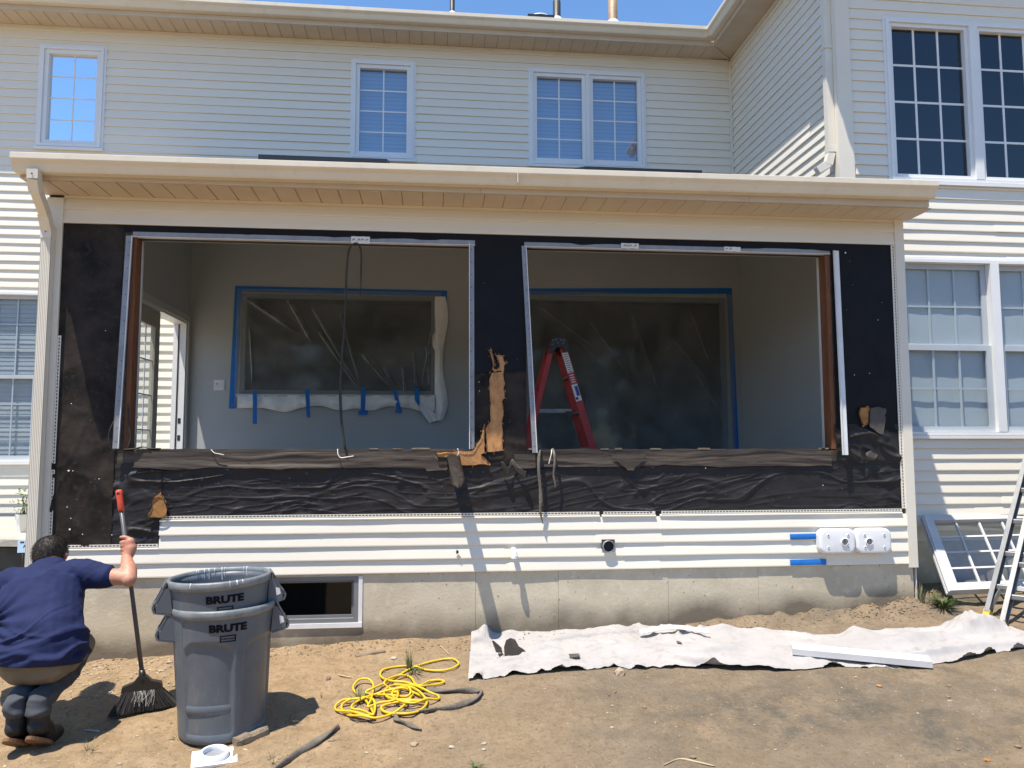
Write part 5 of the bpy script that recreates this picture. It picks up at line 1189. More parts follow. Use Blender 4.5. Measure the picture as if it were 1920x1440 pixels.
# right hand: palm behind the pole, four fingers wrapped round it, thumb on top
u = (p_top-p_bot)/np.linalg.norm(p_top-p_bot); side = np.cross(u, np.array([0, -1.0, 0])); side /= np.linalg.norm(side)    # to the right of the pole
back = np.cross(side, u); back = back if back[1] < 0 else -back                                                       # toward the camera
palm = hc+side*.034+back*.016
b.limb([wrR, wrR*.35+palm*.65-u*.015, palm-u*.010], [.031, .034, .036], 14, 4); b.limb([palm-u*.032, palm+u*.030], [.027, .029], 14)
for i, (o_, L_) in enumerate(((.036, .92), (.014, 1.0), (-.010, .95), (-.033, .8))):
    c = hc+u*o_; r0 = .0265
    pts = [palm+u*(o_*.9)+side*.004]+[c+side*r0*L_**.2*math.cos(a)*1.0-back*0+back*r0*math.sin(a) for a in (1.15, 2.0, 2.9, 3.9, 4.7)]
    b.limb(pts, [.0135, .0120, .0115, .0105, .0098, .0085], 10, 4)
tpts = [palm+u*.030+back*.004, hc+u*.052+side*.028+back*.020, hc+u*.066+side*.004+back*.026, hc+u*.070-side*.020+back*.012]
b.limb(tpts, [.0165, .0140, .0120, .0098], 12, 4)
body = remesh(b, 'body', 'skin', pe, .0062, 3)
# hair
hb = MB(); hb.limb([hd+np.array([0, -.014, .016]), hd+np.array([0, .022, .020])], [.0945, .0935], 22, 4, .95, (1, 0, 0)); hb.limb([hd+np.array([0, -.052, -.016]), hd+np.array([0, -.034, -.026])], [.060, .058], 18, 4, 1.15, (1, 0, 0))
hair = remesh(hb, 'hair', 'hair', pe, .0065, 2, disp=lambda c, n: .0015*fbm(c[:, 0]*40, c[:, 1]*40, c[:, 2]*40, 2))
me = hair.data; v = MB(); off = np.array(WL[hair.name]); rr = np.random.default_rng(3); nv = len(me.vertices)
for i in rr.integers(0, nv, 5200):
    q = me.vertices[int(i)]; p = np.array(q.co)+off; n_ = np.array(q.normal); fl_ = np.array([rr.normal(0, .35), -.55+rr.normal(0, .3), -.55]); d_ = n_*.45+fl_*.8; d_ -= n_*min(0, d_.dot(n_)); d_ /= np.linalg.norm(d_)+1e-9; L = rr.uniform(.010, .024); s = np.cross(d_, n_); s = s/(np.linalg.norm(s)+1e-9)*.0008
    e = p+d_*L+n_*.004; v.add([p-s, p+s, p+d_*L*.5+n_*.005+s*.7, p+d_*L*.5+n_*.005-s*.7, e], [(0, 1, 2, 3), (3, 2, 4)])
tag(v.build('hair_strands', 'hair', pe, recalc=False), kind='stuff')
# t-shirt
sb = MB(); hem_z = J['pel']+np.array([0, -.006, -.02])
sb.limb([hem_z, J['pel']*.5+J['lum']*.5+np.array([0, -.02, 0]), J['lum']+np.array([0, -.012, 0]), J['tho'], J['nec']*.7+J['tho']*.3], [.192, .186, .178, .176, .112], 26, 5, 1.33, (1, 0, 0))
sb.limb([J['tho']+np.array([.08, .0, .05]), shR+np.array([-.03, 0, .008]), shR*.62+elR*.38], [.10, .092, .080], 20, 5, 1.0); sb.limb([J['tho']+np.array([-.08, .0, .05]), shL+np.array([.03, 0, .008]), shL*.62+elL*.38], [.10, .092, .080], 20, 5)
sb.limb([J['nec']+np.array([0, -.035, -.05]), J['nec']+np.array([0, -.004, -.030])], [.088, .072], 18)
sb.limb([shR*.62+elR*.38, shR*.48+elR*.52], [.081, .078], 20, 4)
def cloth_disp(c, n):
    x, y, z = c[:, 0], c[:, 1], c[:, 2]
    wv = .35*fbm(x*3, y*3, z*3, 2)
    lowr = np.clip((.86-z)/.3, 0.15, 1)
    pull = np.exp(-((x+2.47)**2+(z-.73)**2)/.03)
    a = ridge(x*2.2+wv+z*1.2, z*11+wv*4-x*2.5, y*3, 2)-.6
    r_ = np.hypot(x+2.49, z-.72); th = np.arctan2(z-.72, x+2.49)
    arm = np.clip((x+2.12)/.1, 0, 1)*np.clip((z-.80)/.08, 0, 1)
    cr_ = crease(x*1.8+wv+z, z*10+wv*4-x*3, y*3, .2)+.7*crease(x*3-wv, z*17+x*4, y*3+4, .2)
    return .014*lowr*np.clip(a, -1, 1.2)+.017*lowr*cr_+.014*pull*np.sin(th*15)+.0035*fbm(x*12, y*12, z*12, 3)+.006*arm*(ridge(x*9-z*6, z*7+x*4, y*4, 2)-.6)
shirt = remesh(sb, 'shirt', 'shirt', pe, .0075, 4, disp=cloth_disp)
bm = bmesh.new(); bm.from_mesh(shirt.data); hz0 = J['pel'][2]-.055-WL[shirt.name].z
bmesh.ops.bisect_plane(bm, geom=bm.verts[:]+bm.edges[:]+bm.faces[:], plane_co=(0, 0, hz0), plane_no=(.05, .10, 1), clear_inner=True); bm.to_mesh(shirt.data); bm.free()
sm_ = shirt.modifiers.new('t', 'SOLIDIFY'); sm_.thickness = .004
# shorts
kb = MB(); kb.limb([J['pel']+np.array([-.055, 0, -.035]), J['pel']+np.array([.055, 0, -.035])], [.150, .150], 20, 4, 1.0)
for h_, k_ in ((hipL, knL), (hipR, knR)): kb.limb([h_+np.array([0, 0, -.03]), h_*.55+k_*.45+np.array([0, 0, -.025]), h_*.2+k_*.8], [.125, .108, .088], 18, 5)
shorts = remesh(kb, 'shorts', 'khaki', pe, .0085, 4, disp=lambda c, n: .006*(ridge(c[:, 0]*5+c[:, 2]*4, c[:, 2]*9-c[:, 0]*3, c[:, 1]*4, 2)-.6)+.003*fbm(c[:, 0]*14, c[:, 1]*14, c[:, 2]*14, 2))
for s, (k_, a_) in enumerate(((knL, anL), (knR, anR))):
    tb = MB(); tb.limb([k_+np.array([0, -.01, -.01]), k_*.6+a_*.4+np.array([0, -.03, 0]), a_+np.array([0, -.010, .085]), a_+np.array([0, -.004, .042])], [.060, .062, .055, .053], 20, 5)
    remesh(tb, 'trouser_leg', 'denim', pe, .008, 3, disp=lambda c, n: .006*(ridge(c[:, 0]*6, c[:, 2]*16, c[:, 1]*6, 2)-.6)+.013*crease(c[:, 0]*5+c[:, 2]*6, c[:, 2]*14-c[:, 0]*4, c[:, 1]*4, .2))
    # boot: heel raised, ball of the foot on the ground, sole toward the camera
    ball = np.array([a_[0]+(.006 if s else -.004), -1.315, GP+.040]); heel = a_+np.array([0, -.040, -.065]); toe = ball+np.array([.012 if s else -.012, .085, .0])
    bb = MB(); bb.limb([a_+np.array([0, .0, .020]), a_+np.array([0, .006, -.05])], [.053, .055], 18); bb.limb([heel+np.array([0, .025, .020]), heel*.5+ball*.5+np.array([0, .035, .022]), ball+np.array([0, 0, .004]), toe], [.050, .053, .052, .042], 18, 5, 1.0, (1, 0, 0))
    bt = remesh(bb, 'boot', 'boot', pe, .0075, 3)
    n_ = 22; outl = []
    ax_ = (ball-heel); Ls = np.linalg.norm(ax_); ax_ /= Ls; lat = np.array([1.0, 0, 0]); lat -= ax_*lat.dot(ax_); lat /= np.linalg.norm(lat); dn = np.cross(lat, ax_); dn = dn if dn[2] < 0 else -dn
    so_ = MB(); top_, bot_ = [], []
    for i in range(n_):
        th = 2*math.pi*i/n_; l = (Ls/2+.045)*math.cos(th); w = (.049+.006*math.cos(th)-.008*math.cos(2*th+.5))*math.sin(th)
        p = (heel+ball)/2+ax_*l+lat*w+dn*.026; top_.append(p); bot_.append(p+dn*.018)
    so_.add(top_+bot_, [tuple(range(n_)), tuple(range(n_, 2*n_))[::-1]]+[(i, (i+1) % n_, n_+(i+1) % n_, n_+i) for i in range(n_)])
    so_.build('sole', 'sole', bt)

# ================================================================== THINGS ON THE DIRT
cord_px = [(775, 1300), (760, 1320), (735, 1338), (705, 1346), (680, 1342), (652, 1340), (640, 1325), (655, 1312), (680, 1310), (692, 1322), (700, 1340), (680, 1332), (660, 1328), (665, 1318), (690, 1306), (720, 1298), (745, 1298), (740, 1312), (710, 1318), (690, 1325), (696, 1310), (700, 1285), (690, 1273), (672, 1275), (662, 1290), (675, 1305), (700, 1312), (702, 1335), (690, 1342), (660, 1334), (632, 1332), (630, 1322), (645, 1312), (670, 1310), (700, 1303), (725, 1295), (755, 1290), (775, 1298), (795, 1308), (800, 1315), (770, 1314), (735, 1318), (715, 1326), (725, 1336), (760, 1338), (785, 1333), (800, 1318), (790, 1300), (770, 1288), (745, 1290), (735, 1300), (745, 1312), (775, 1318), (800, 1310), (820, 1311), (822, 1305), (808, 1299), (790, 1290), (775, 1285), (755, 1286), (742, 1298), (730, 1290), (720, 1280), (735, 1270), (755, 1266), (770, 1270), (780, 1283), (792, 1286), (815, 1284), (832, 1279), (826, 1275), (805, 1277), (785, 1285), (760, 1279), (730, 1276), (714, 1268), (718, 1256), (745, 1250), (775, 1249), (800, 1256), (830, 1257), (850, 1252), (860, 1244), (848, 1235), (820, 1238), (790, 1246), (765, 1256), (745, 1268), (728, 1277), (716, 1283), (700, 1290), (685, 1298), (700, 1302), (730, 1303), (760, 1306), (770, 1298), (765, 1288), (745, 1284), (728, 1288), (720, 1300), (735, 1310), (765, 1312), (800, 1314)]
rr = random.Random(3)
P = [atg(x, y, .012+.030*rr.random()*(1 if 640 < x < 810 and y > 1262 else .15)) for x, y in cord_px]; P = cr(P, 8)
v = MB(); v.tube(P, .0072*(1+.06*vnoise(np.arange(len(P))*.21, 0*np.arange(len(P)))), 8); tag(v.build('air_hose', 'yellow', recalc=False), 'tangled heap of yellow hose on the dirt in front of the foundation', 'hose')
P = cr([atg(x, y, .012) for x, y in ((655, 1346), (668, 1351), (690, 1352), (702, 1346), (700, 1341))], 6); v = MB(); v.tube(P, .004, 6); tag(v.build('cord_loop', 'cable'), 'thin dark cord loop at the near edge of the yellow heap', 'cord')
def twist(px, rad, label, name='strap', m='strap', n=10, lift=.008, seed=2):
    P = cr([atg(x, y, lift) for x, y in px], 9); k = len(P); R = np.interp(np.linspace(0, 1, k), np.linspace(0, 1, len(rad)), rad); vs = []
    T = np.gradient(P, axis=0); T /= np.linalg.norm(T, axis=1)[:, None]
    for i in range(k):
        s = np.cross(T[i], (0, 0, 1)); s /= np.linalg.norm(s); w = np.cross(s, T[i])
        for q in range(n):
            a = 2*math.pi*q/n; b_ = i*.16+.8*math.sin(i*.1+seed); x, y = math.cos(a)*R[i]*1.25, math.sin(a)*R[i]*.62
            vs.append(P[i]+s*(x*math.cos(b_)-y*math.sin(b_))+w*(x*math.sin(b_)+y*math.cos(b_)+R[i]*.5))
    v = MB(); v.add(vs, [(i*n+q, i*n+(q+1) % n, (i+1)*n+(q+1) % n, (i+1)*n+q) for i in range(k-1) for q in range(n)], True); v.add(vs[:n], [tuple(range(n))]); v.add(vs[-n:], [tuple(range(n))])
    return v.build(name, m)
tag(twist([(772, 1288), (785, 1293), (810, 1296), (845, 1297), (885, 1297), (903, 1299), (890, 1312), (850, 1328), (810, 1333), (770, 1337), (746, 1341), (743, 1350), (765, 1360), (790, 1369)], [.010, .014, .015, .017, .016, .015, .016, .015, .014, .013, .014, .014, .012, .006], 'x'), 'long grey frayed strap lying bent beside the yellow hose', 'strap')
tag(twist([(500, 1455), (545, 1424), (585, 1398), (615, 1378), (635, 1365)], [.016, .017, .016, .018, .013], 'x', 'stick'), 'long grey stick lying in the foreground right of the bins', 'stick')
def plank(pa, pb, w, h, label, name='wood_scrap', m='wood', seed=1, cat='wood scrap'):
    a, b_ = atg(*pa), atg(*pb); L = np.linalg.norm(b_-a); k = 9; vs = []
    d = (b_-a)/L; s = np.cross(d, (0, 0, 1)); s /= np.linalg.norm(s); up = np.cross(s, d)
    for i in range(k):
        t = i/(k-1); c = a+(b_-a)*t; ww = w*(1+.14*float(vnoise(t*5, seed)))*(1 if 0 < i < k-1 else .78); hh = h*(1+.18*float(vnoise(t*6, seed+3)))
        for x, y in ((-.5, 0), (-.5, .7), (-.32, 1), (.3, 1.0), (.5, .65), (.5, 0)): vs.append(c+s*x*ww+up*(y*hh-.003))
    v = MB(); n = 6; v.add(vs, [(i*n+q, i*n+(q+1) % n, (i+1)*n+(q+1) % n, (i+1)*n+q) for i in range(k-1) for q in range(n)]+[tuple(range(n)), tuple(range(len(vs)-n, len(vs)))])
    return tag(v.build(name, m, loc=Vector(a)), label, cat)
plank((440, 1398), (500, 1374), .06, .045, 'short thick weathered wood scrap at the foot of the bins')
plank((667, 1232), (722, 1222), .05, .022, 'thin weathered wood scrap by the foundation under the basement window', seed=4)
plank((612, 1275), (620, 1273), .03, .02, 'tiny dark brown wood chip left of the yellow hose', seed=6)
# white round collar
c = atg(402, 1424); tcol = thing('pipe_collar', 'white plastic round collar on a square plate lying in the foreground', 'pipe collar', tuple(c))
R_ = Matrix.Rotation(.25, 3, 'Z') @ Matrix.Rotation(.13, 3, 'X')
v = MB(); v.box(-.115, .115, -.085, .085, .004, .016); v.v = [tuple(R_ @ Vector(p)+Vector(c)) for p in v.v]; v.build('plate', 'pvc', tcol)
v = MB(); v.lathe([(.075, .0165), (.073, .045), (.063, .048), (.060, .044), (.060, .0165)], 28, (0, 0.005, 0)); v.v = [tuple(R_ @ Vector(p)+Vector(c)) for p in v.v]; cl_ = v.build('collar', 'pvc', tcol)
v = MB(); v.lathe([(.0595, .018), (.0005, .018)], 28, (0, .005, 0)); v.v = [tuple(R_ @ Vector(p)+Vector(c)) for p in v.v]; v.build('bore', 'galv', cl_)

# ------------------------------------------------------------------ drop cloth
front = [(878, 1279), (930, 1270), (1000, 1266), (1080, 1258), (1150, 1252), (1230, 1257), (1320, 1257), (1440, 1260), (1560, 1253), (1640, 1250), (1750, 1246), (1850, 1232), (1925, 1222), (2040, 1215)]
backp = [(884, 1188), (935, 1186), (985, 1181), (1070, 1176), (1160, 1172), (1230, 1176), (1320, 1184), (1440, 1182), (1530, 1192), (1640, 1186), (1760, 1174), (1840, 1168), (1925, 1196), (2040, 1206)]
NU, NV = 520, 110
def along(pts, n): 
    P = cr([atg(*p) for p in pts], 12); return P[np.linspace(0, len(P)-1, n).astype(int)]*.5+.5*np.array([P[int(math.floor(t))]*(1-(t % 1))+P[min(len(P)-1, int(math.floor(t))+1)]*(t % 1) for t in np.linspace(0, len(P)-1, n)])
HC = atg(1822, 1182); SC1 = atg(958, 1216); SC2 = atg(1077, 1229); Fp, Bp = along(front, NU), along(backp, NU); V = np.zeros((NV, NU, 3))
uu = np.linspace(0, 1, NU)
for j, t in enumerate(np.linspace(0, 1, NV)):
    wob = .03*fbm(uu*14, uu*0+1.0, 0, 3); e0 = (1-t)*.5; 
    p = Fp*(1-t)+Bp*t; p[:, 1] += (.016*fbm(uu*16, uu*0+5, 0, 2)*(1-t)+.022*fbm(uu*11, uu*0+9, 0, 2)*t)
    X, Y = p[:, 0], p[:, 1]; w = .4*fbm(X*1.3, Y*1.3, 4, 2)
    k = .4+.6*np.clip(.5+vnoise(X*1.1, Y*2.0, 3.3), 0, 1)
    patchy = np.clip(.25+1.1*fbm(X*1.5, Y*2.0, 21, 2), 0, 1.2)
    flatn = 1-.9*np.exp(-((X-SC1[0])**2+(Y-SC1[1])**2)/.03)-.9*np.exp(-((X-SC2[0])**2+(Y-SC2[1])**2)/.012)
    h = (.006+.045*k*crease(X*.8+w, Y*3.4+w*2.4+X*.4, 2, .11)+.030*patchy*crease(X*1.9+Y*2.2+w, Y*3.2-X*1.6, 7, .10)+.018*patchy*crease(X*3.6-Y*3, Y*4.2+X*2.6, 11, .09)+.012*patchy*crease(X*7+w*3, Y*7-X*4, 13, .12)+.010*fbm(X*2.4, Y*2.4, 3, 2))*np.clip(flatn, .1, 1)
    edge = np.exp(-((t-.0)/.06)**2)*.030*np.clip(fbm(uu*34, uu*0+2, 0, 2)+.1, 0, 1)*(1+1.2*(uu > .72))+np.exp(-((t-.97)/.06)**2)*.018*np.clip(fbm(uu*22, uu*0+3, 0, 2)+.45, 0, 1.2)
    h = h+edge+np.exp(-(uu/.018)**2)*.02*np.clip(vnoise(t*6+0*uu, uu*0+4)+.4, 0, 1)
    hc_ = HC; h = h+.15*np.exp(-((X-hc_[0])**2/.016+(Y-hc_[1])**2/.012))*(1+.45*fbm(X*9, Y*9, 8, 3))+.05*np.exp(-((X-hc_[0]-.25)**2/.05+(Y-hc_[1]+.1)**2/.02))*(1+.6*fbm(X*8, Y*8, 5, 3))         # the end heaped up against the sash
    h = h+.05*np.exp(-((uu-.03)**2/.0006+(t-.9)**2/.03))*(1+.5*vnoise(X*14, Y*14, 3))
    V[j, :, 0] = X; V[j, :, 1] = Y; V[j, :, 2] = gz(X, Y)+np.maximum(h, .004)
V[1:-1, 1:-1] += .004*RNG.standard_normal((NV-2, NU-2, 3))*np.array([0, 0, .15])
v = MB(); v.grid(V); tag(v.build('drop_cloth', 'cloth', recalc=False), 'long rumpled white drop cloth spread along the foundation', 'drop cloth')
# grey felt scraps on the cloth
def scrap(px, label, m='felt_grey', Z=.026, cat='felt scrap', th=.003, rise=0.0):
    P = [atg(x, y, Z+rise*(i % 3)*.01) for i, (x, y) in enumerate(px)]; k = len(P); v = MB(); v.add(P+[p-np.array([0, 0, th]) for p in P], [tuple(range(k)), tuple(range(k, 2*k))[::-1]]+[(i, (i+1) % k, k+(i+1) % k, k+i) for i in range(k)])
    return tag(v.build('felt_scrap', m, loc=Vector(P[0])), label, cat)
scrap([(945, 1213), (949, 1200), (957, 1196), (966, 1199), (973, 1212), (985, 1219), (983, 1235), (974, 1233), (965, 1231), (956, 1234), (946, 1231)], 'dark grey rounded felt scrap on the left end of the drop cloth', 'felt')
scrap([(920, 1195), (928, 1203), (935, 1209), (941, 1215), (940, 1220), (945, 1229), (937, 1230), (930, 1222), (926, 1209)], 'dark narrow jagged felt scrap at the left end of the drop cloth', 'felt')
scrap([(1066, 1226), (1085, 1225), (1088, 1230), (1070, 1233)], 'small grey felt scrap in the middle of the drop cloth')
scrap([(1268, 1201), (1276, 1203), (1279, 1206), (1270, 1205)], 'tiny grey scrap on the right half of the drop cloth')
P = [atg(1199, 1186, .05), atg(1235, 1178, .06), atg(1270, 1176, .06), atg(1305, 1180, .055), atg(1330, 1184, .05)]
a, m_, b_ = atg(1199, 1185, .05), atg(1262, 1176, .062), atg(1330, 1184, .05); V = []
for p in cr([a, m_, b_], 10): V.append([p+np.array([0, .03*s, .012*math.sin(s*3.1)]) for s in np.linspace(-.6, 1, 5)])
v = MB(); v.grid(np.array(V)); o = v.build('plastic_strip', 'board', loc=Vector(a)); sm_ = o.modifiers.new('t', 'SOLIDIFY'); sm_.thickness = .003
tag(o, 'thin curved white plastic strip along the back edge of the drop cloth', 'plastic strip')
# white trim board lying on the cloth
a = atg(1486, 1231, .03); b_ = atg(1749, 1256, .012); v = MB()
d = (b_-a); L = np.linalg.norm(d); d /= L; s = np.cross((0, 0, 1), d); s /= np.linalg.norm(s); up = np.cross(d, s); Wd, Ht = .145, .040
P = [a+up*.012, b_+up*.010, b_+s*Wd+up*.016, a+s*Wd+up*.02]; 
v.add([*P, *[p+up*Ht for p in P]], [(0, 3, 2, 1), (4, 5, 6, 7), (0, 1, 5, 4), (1, 2, 6, 5), (2, 3, 7, 6), (3, 0, 4, 7)])
tag(v.build('trim_board', 'board', loc=Vector(a)), 'long white trim board lying on the front edge of the drop cloth', 'board')

# ------------------------------------------------------------------ removed window leaning on the wing
zb_ = float(gz(4.17, -.02))
wtop = np.array([4.372, .575, 1.055]); wbot = np.array([4.16, -.05, zb_+.06]); wx = np.array([.985, .10, 0.0]); wx /= np.linalg.norm(wx)
wv = wtop-wbot; wv -= wx*wv.dot(wx)*.0; Hh = np.linalg.norm(wv); wv /= Hh; wn = np.cross(wx, wv); wn = wn if wn[1] < 0 else -wn
Ww = 1.62
lw = thing('window_sash', 'removed white gridded window leaning against the siding behind the aluminium ladder', 'window', tuple(wbot))
def WP(u, n, z): return tuple(wbot+wx*u+wn*n+wv*z)
def wb(mb, a, b, n0, n1, c, d_):
    p = [WP(a, n0, c), WP(b, n0, c), WP(b, n0, d_), WP(a, n0, d_), WP(a, n1, c), WP(b, n1, c), WP(b, n1, d_), WP(a, n1, d_)]
    mb.add(p, [(0, 1, 2, 3), (7, 6, 5, 4), (0, 4, 5, 1), (1, 5, 6, 2), (2, 6, 7, 3), (3, 7, 4, 0)])
fr = .085
v = MB(); wb(v, 0, fr, 0, .07, 0, Hh); wb(v, Ww-fr, Ww, 0, .07, 0, Hh); wb(v, fr, Ww-fr, 0, .07, 0, fr*.9); wb(v, fr, Ww-fr, 0, .07, Hh-fr*.75, Hh); v.build('frame', 'board', lw)
v = MB(); wb(v, -.012, -.0005, .012, .03, 0, Hh); wb(v, -.012, -.0005, .045, .06, 0, Hh); v.build('nail_fin', 'board', lw)
cols, rows = 6, 4; A, B, C_, D = fr, Ww-fr, fr*.9, Hh-fr*.75
for i in range(cols):
    for j in range(rows):
        P = [WP(A+(B-A)*i/cols, .03, C_+(D-C_)*j/rows), WP(A+(B-A)*(i+1)/cols, .03, C_+(D-C_)*j/rows), WP(A+(B-A)*(i+1)/cols, .03, C_+(D-C_)*(j+1)/rows), WP(A+(B-A)*i/cols, .03, C_+(D-C_)*(j+1)/rows)]
        MB().add(P, [(0, 1, 2, 3)]).build('pane', 'g_clear', lw)
for i in range(1, cols): v = MB(); u_ = A+(B-A)*i/cols; wb(v, u_-.009, u_+.009, .024, .040, C_, D); v.build('muntin', 'board', lw)
for j in range(1, rows): v = MB(); z_ = C_+(D-C_)*j/rows; wb(v, A, B, .0255, .0385, z_-.009, z_+.009); v.build('muntin', 'board', lw)

# ------------------------------------------------------------------ aluminium ladder
f1 = np.array([4.335, -.27, float(gz(4.33, -.27))]); t1 = at(1921, 880, Y=-.02); dr = (t1-f1)/np.linalg.norm(t1-f1)
f2 = atg(1880, 1176); t2 = at(1937, 930, Y=-.12); d2 = (t2-f2)/np.linalg.norm(t2-f2)
al = thing('aluminium_ladder', 'silver aluminium folding ladder standing at the right edge by the leaning window', 'ladder', tuple((f1+f2)/2))
rg = np.array([.62, -.78, 0]); rg /= np.linalg.norm(rg)
def rail_(p, d_, L, w, dp, nm='rail'):
    v = MB(); sd_ = np.cross(d_, rg); sd_ /= np.linalg.norm(sd_)
    q = np.array([(-.5, -.5), (.5, -.5), (.5, -.38), (-.36, -.38), (-.36, .38), (.5, .38), (.5, .5), (-.5, .5)])
    a_, b_ = p, p+d_*L; vs = [a_+rg*x*dp+sd_*y*w for x, y in q]+[b_+rg*x*dp+sd_*y*w for x, y in q]; k = 8
    v.add(vs, [tuple(range(k))[::-1], tuple(range(k, 2*k))]+[(i, (i+1) % k, k+(i+1) % k, k+i) for i in range(k)]); return v.build(nm, 'alu', al)
for off in (0, .46):
    r = rail_(f1+rg*off+dr*.035, dr, 2.2, .092, .034); v = MB(); v.bar(f1+rg*off+dr*.003, f1+rg*off+dr*.05, .085, .045, tuple(rg)); v.build('foot', 'yellow' if off == 0 else 'blackp', r)
    r = rail_(f2+rg*off+d2*.035, d2, 2.2, .092, .034); v = MB(); v.bar(f2+rg*off+d2*.003, f2+rg*off+d2*.05, .085, .045, tuple(rg)); v.build('foot', 'blackp', r)
for p, d_ in ((f1, dr), (f2, d2)):
    for k, s_ in enumerate(np.arange(.26, 2.1, .285)):
        c = p+d_*s_; v = MB(); v.bar(c-rg*.018, c+rg*.48, .038, .040, (0, 0, 1), .006); ro = v.build('rung', 'alu', al)
        if p is f1 and k == 0:
            v = MB(); c2 = c+rg*.17; v.bar(c2-rg*.035, c2+rg*.035, .0395, .024, (0, 0, 1)); v.build('label', 'sticker', ro)
v = MB(); v.bar(f1+dr*.26+rg*.05, f1+dr*.04+rg*.0, .03, .012, (0, 1, 0)); v.build('foot_brace', 'alu', al)

# ================================================================== LEFT EDGE: steps, pot, sign card
def stoneblock(x0, x1, y0, y1, z0, z1, m, name, label, cat, seed):
    v = MB(); n = 14; xs = np.linspace(x0, x1, n); b0 = .018
    prof = [(y0, z0), (y0, z1-b0), (y0+b0, z1), (y1, z1), (y1, z0)]
    vs = [(x, y+.010*float(vnoise(x*5, z*9, seed)), z+.008*float(vnoise(x*4, y*6, seed+2))) for x in xs for y, z in prof]
    v.add(vs, [(i*5+q, i*5+(q+1) % 5, (i+1)*5+(q+1) % 5, (i+1)*5+q) for i in range(n-1) for q in range(5)]+[(0, 1, 2, 3, 4), tuple(range((n-1)*5, n*5))]); return tag(v.build(name, m), label, cat)
stoneblock(-5.6, -3.08, .85, 2.9, .90, .975, 'flag', 'landing_slab', 'grey stone landing slab along the left edge behind the downspout', 'stone slab', 1)
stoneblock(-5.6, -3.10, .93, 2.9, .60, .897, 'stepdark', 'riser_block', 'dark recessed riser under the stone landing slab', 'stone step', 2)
stoneblock(-5.6, -3.05, .45, 1.0, .55, .66, 'flag', 'step_slab', 'middle stone step slab at the left edge with grass behind', 'stone step', 3)
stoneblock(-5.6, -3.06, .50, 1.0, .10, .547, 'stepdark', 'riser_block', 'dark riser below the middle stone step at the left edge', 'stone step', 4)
stoneblock(-5.6, -3.02, -.05, .55, .12, .40, 'flag', 'step_slab', 'lowest stone step slab left of the squatting man', 'stone step', 5)
c = at(44, 988, Y=1.25); tp = thing('flower_pot', 'tapered white flower pot with a leafy plant behind the downspout', 'plant pot', (c[0], 1.25, .975))
v = MB(); v.lathe([(.035, 0), (.05, 0), (.078, .16), (.072, .16), (.048, .02), (.0005, .02)], 4, (c[0], 1.25, .976), smooth=False); v.build('pot', 'pot', tp)
v = MB(); rr = random.Random(11)
for i in range(160):
    a = rr.uniform(0, 6.28); r = rr.uniform(0, .10); z = 1.13+rr.uniform(0, .22); p = np.array([c[0]+r*math.cos(a), 1.25+r*math.sin(a), z]); d = np.array([rr.uniform(-1, 1), rr.uniform(-1, 1), rr.uniform(-.3, .8)]); d /= np.linalg.norm(d); s = np.cross(d, (0, 0, 1)); l = rr.uniform(.02, .04)
    v.add([p, p+d*l*.5+s*l*.35, p+d*l, p+d*l*.5-s*l*.35], [(0, 1, 2, 3)])
tag(v.build('foliage', 'leaf', tp, recalc=False), kind='stuff')
v = MB(); 
for i in range(5): v.tube([(c[0], 1.25, 1.05), (c[0]+rr.uniform(-.03, .03), 1.25+rr.uniform(-.03, .03), 1.15), (c[0]+rr.uniform(-.07, .07), 1.25+rr.uniform(-.07, .07), 1.28)], .003, 4)
v.build('stems', 'grass', tp)
a = at(34, 1013, Y=.75); b_ = at(52, 1036, Y=.75); ts = thing('lawn_sign', 'small pale blue card sign on a wire standing by the stone steps', 'sign', (a[0], .75, .66))
v = MB(); v.box(a[0], b_[0]+.03, .745, .755, b_[2], a[2]); sg_ = v.build('card', 'signb', ts)
v = MB(); v.tube([((a[0]+b_[0])/2, .75, b_[2]), ((a[0]+b_[0])/2, .75, .62)], .003, 5); v.build('stake', 'metal_dark', ts)
vs, fs = text_geo('A', .035, 0, .001); v = MB(); v.add([(a[0]+.055+x, .744, a[2]-.05+y) for x, y, z in vs], fs); v.build('lettering', 'ink', sg_, recalc=False)
v = MB(); v.box(a[0]+.02, a[0]+.05, .7435, .7445, a[2]-.022, a[2]-.010); v.build('print', 'ink', sg_)

# ================================================================== WEEDS, STONES, LITTER
def tuft(px, py, n, h, spread, label, m='grass', name='grass_tuft', cat='grass tuft', seed=1, w=.004, droop=.5, group=None):
    c = atg(px, py); rr = random.Random(seed); v = MB()
    for i in range(n):
        a = rr.uniform(0, 6.283); l = h*rr.uniform(.45, 1.1); r = spread*rr.random()**.5*.35; b0 = c+np.array([r*math.cos(a), r*math.sin(a), -.004]); b0[2] = float(gz(b0[0], b0[1]))-.003
        o = np.array([math.cos(a), math.sin(a), 0])*spread*rr.uniform(.2, 1.0); sidev = np.array([-math.sin(a), math.cos(a), 0])*w*rr.uniform(.7, 1.2); pts = []
        for t in (0, .35, .7, 1.0):
            p = b0+o*t**1.5+np.array([0, 0, l*(t-droop*t*t*rr.uniform(.3, 1))]); k = (1-t)**.6; pts.append((p-sidev*k, p+sidev*k))
        vs = [q for pr_ in pts for q in pr_]; v.add(vs, [(0, 1, 3, 2), (2, 3, 5, 4), (4, 5, 7, 6)])
    return tag(v.build(name, m, loc=Vector(c), recalc=False), label, cat, group)
tuft(675, 1318, 34, .13, .09, 'green grass tuft under the left part of the yellow hose', seed=2)
tuft(768, 1262, 26, .17, .05, 'upright grass tuft behind the yellow hose', seed=3, droop=.2)
tuft(775, 1268, 30, .07, .12, 'low spreading weed under the far loop of yellow hose', 'grass', seed=4)
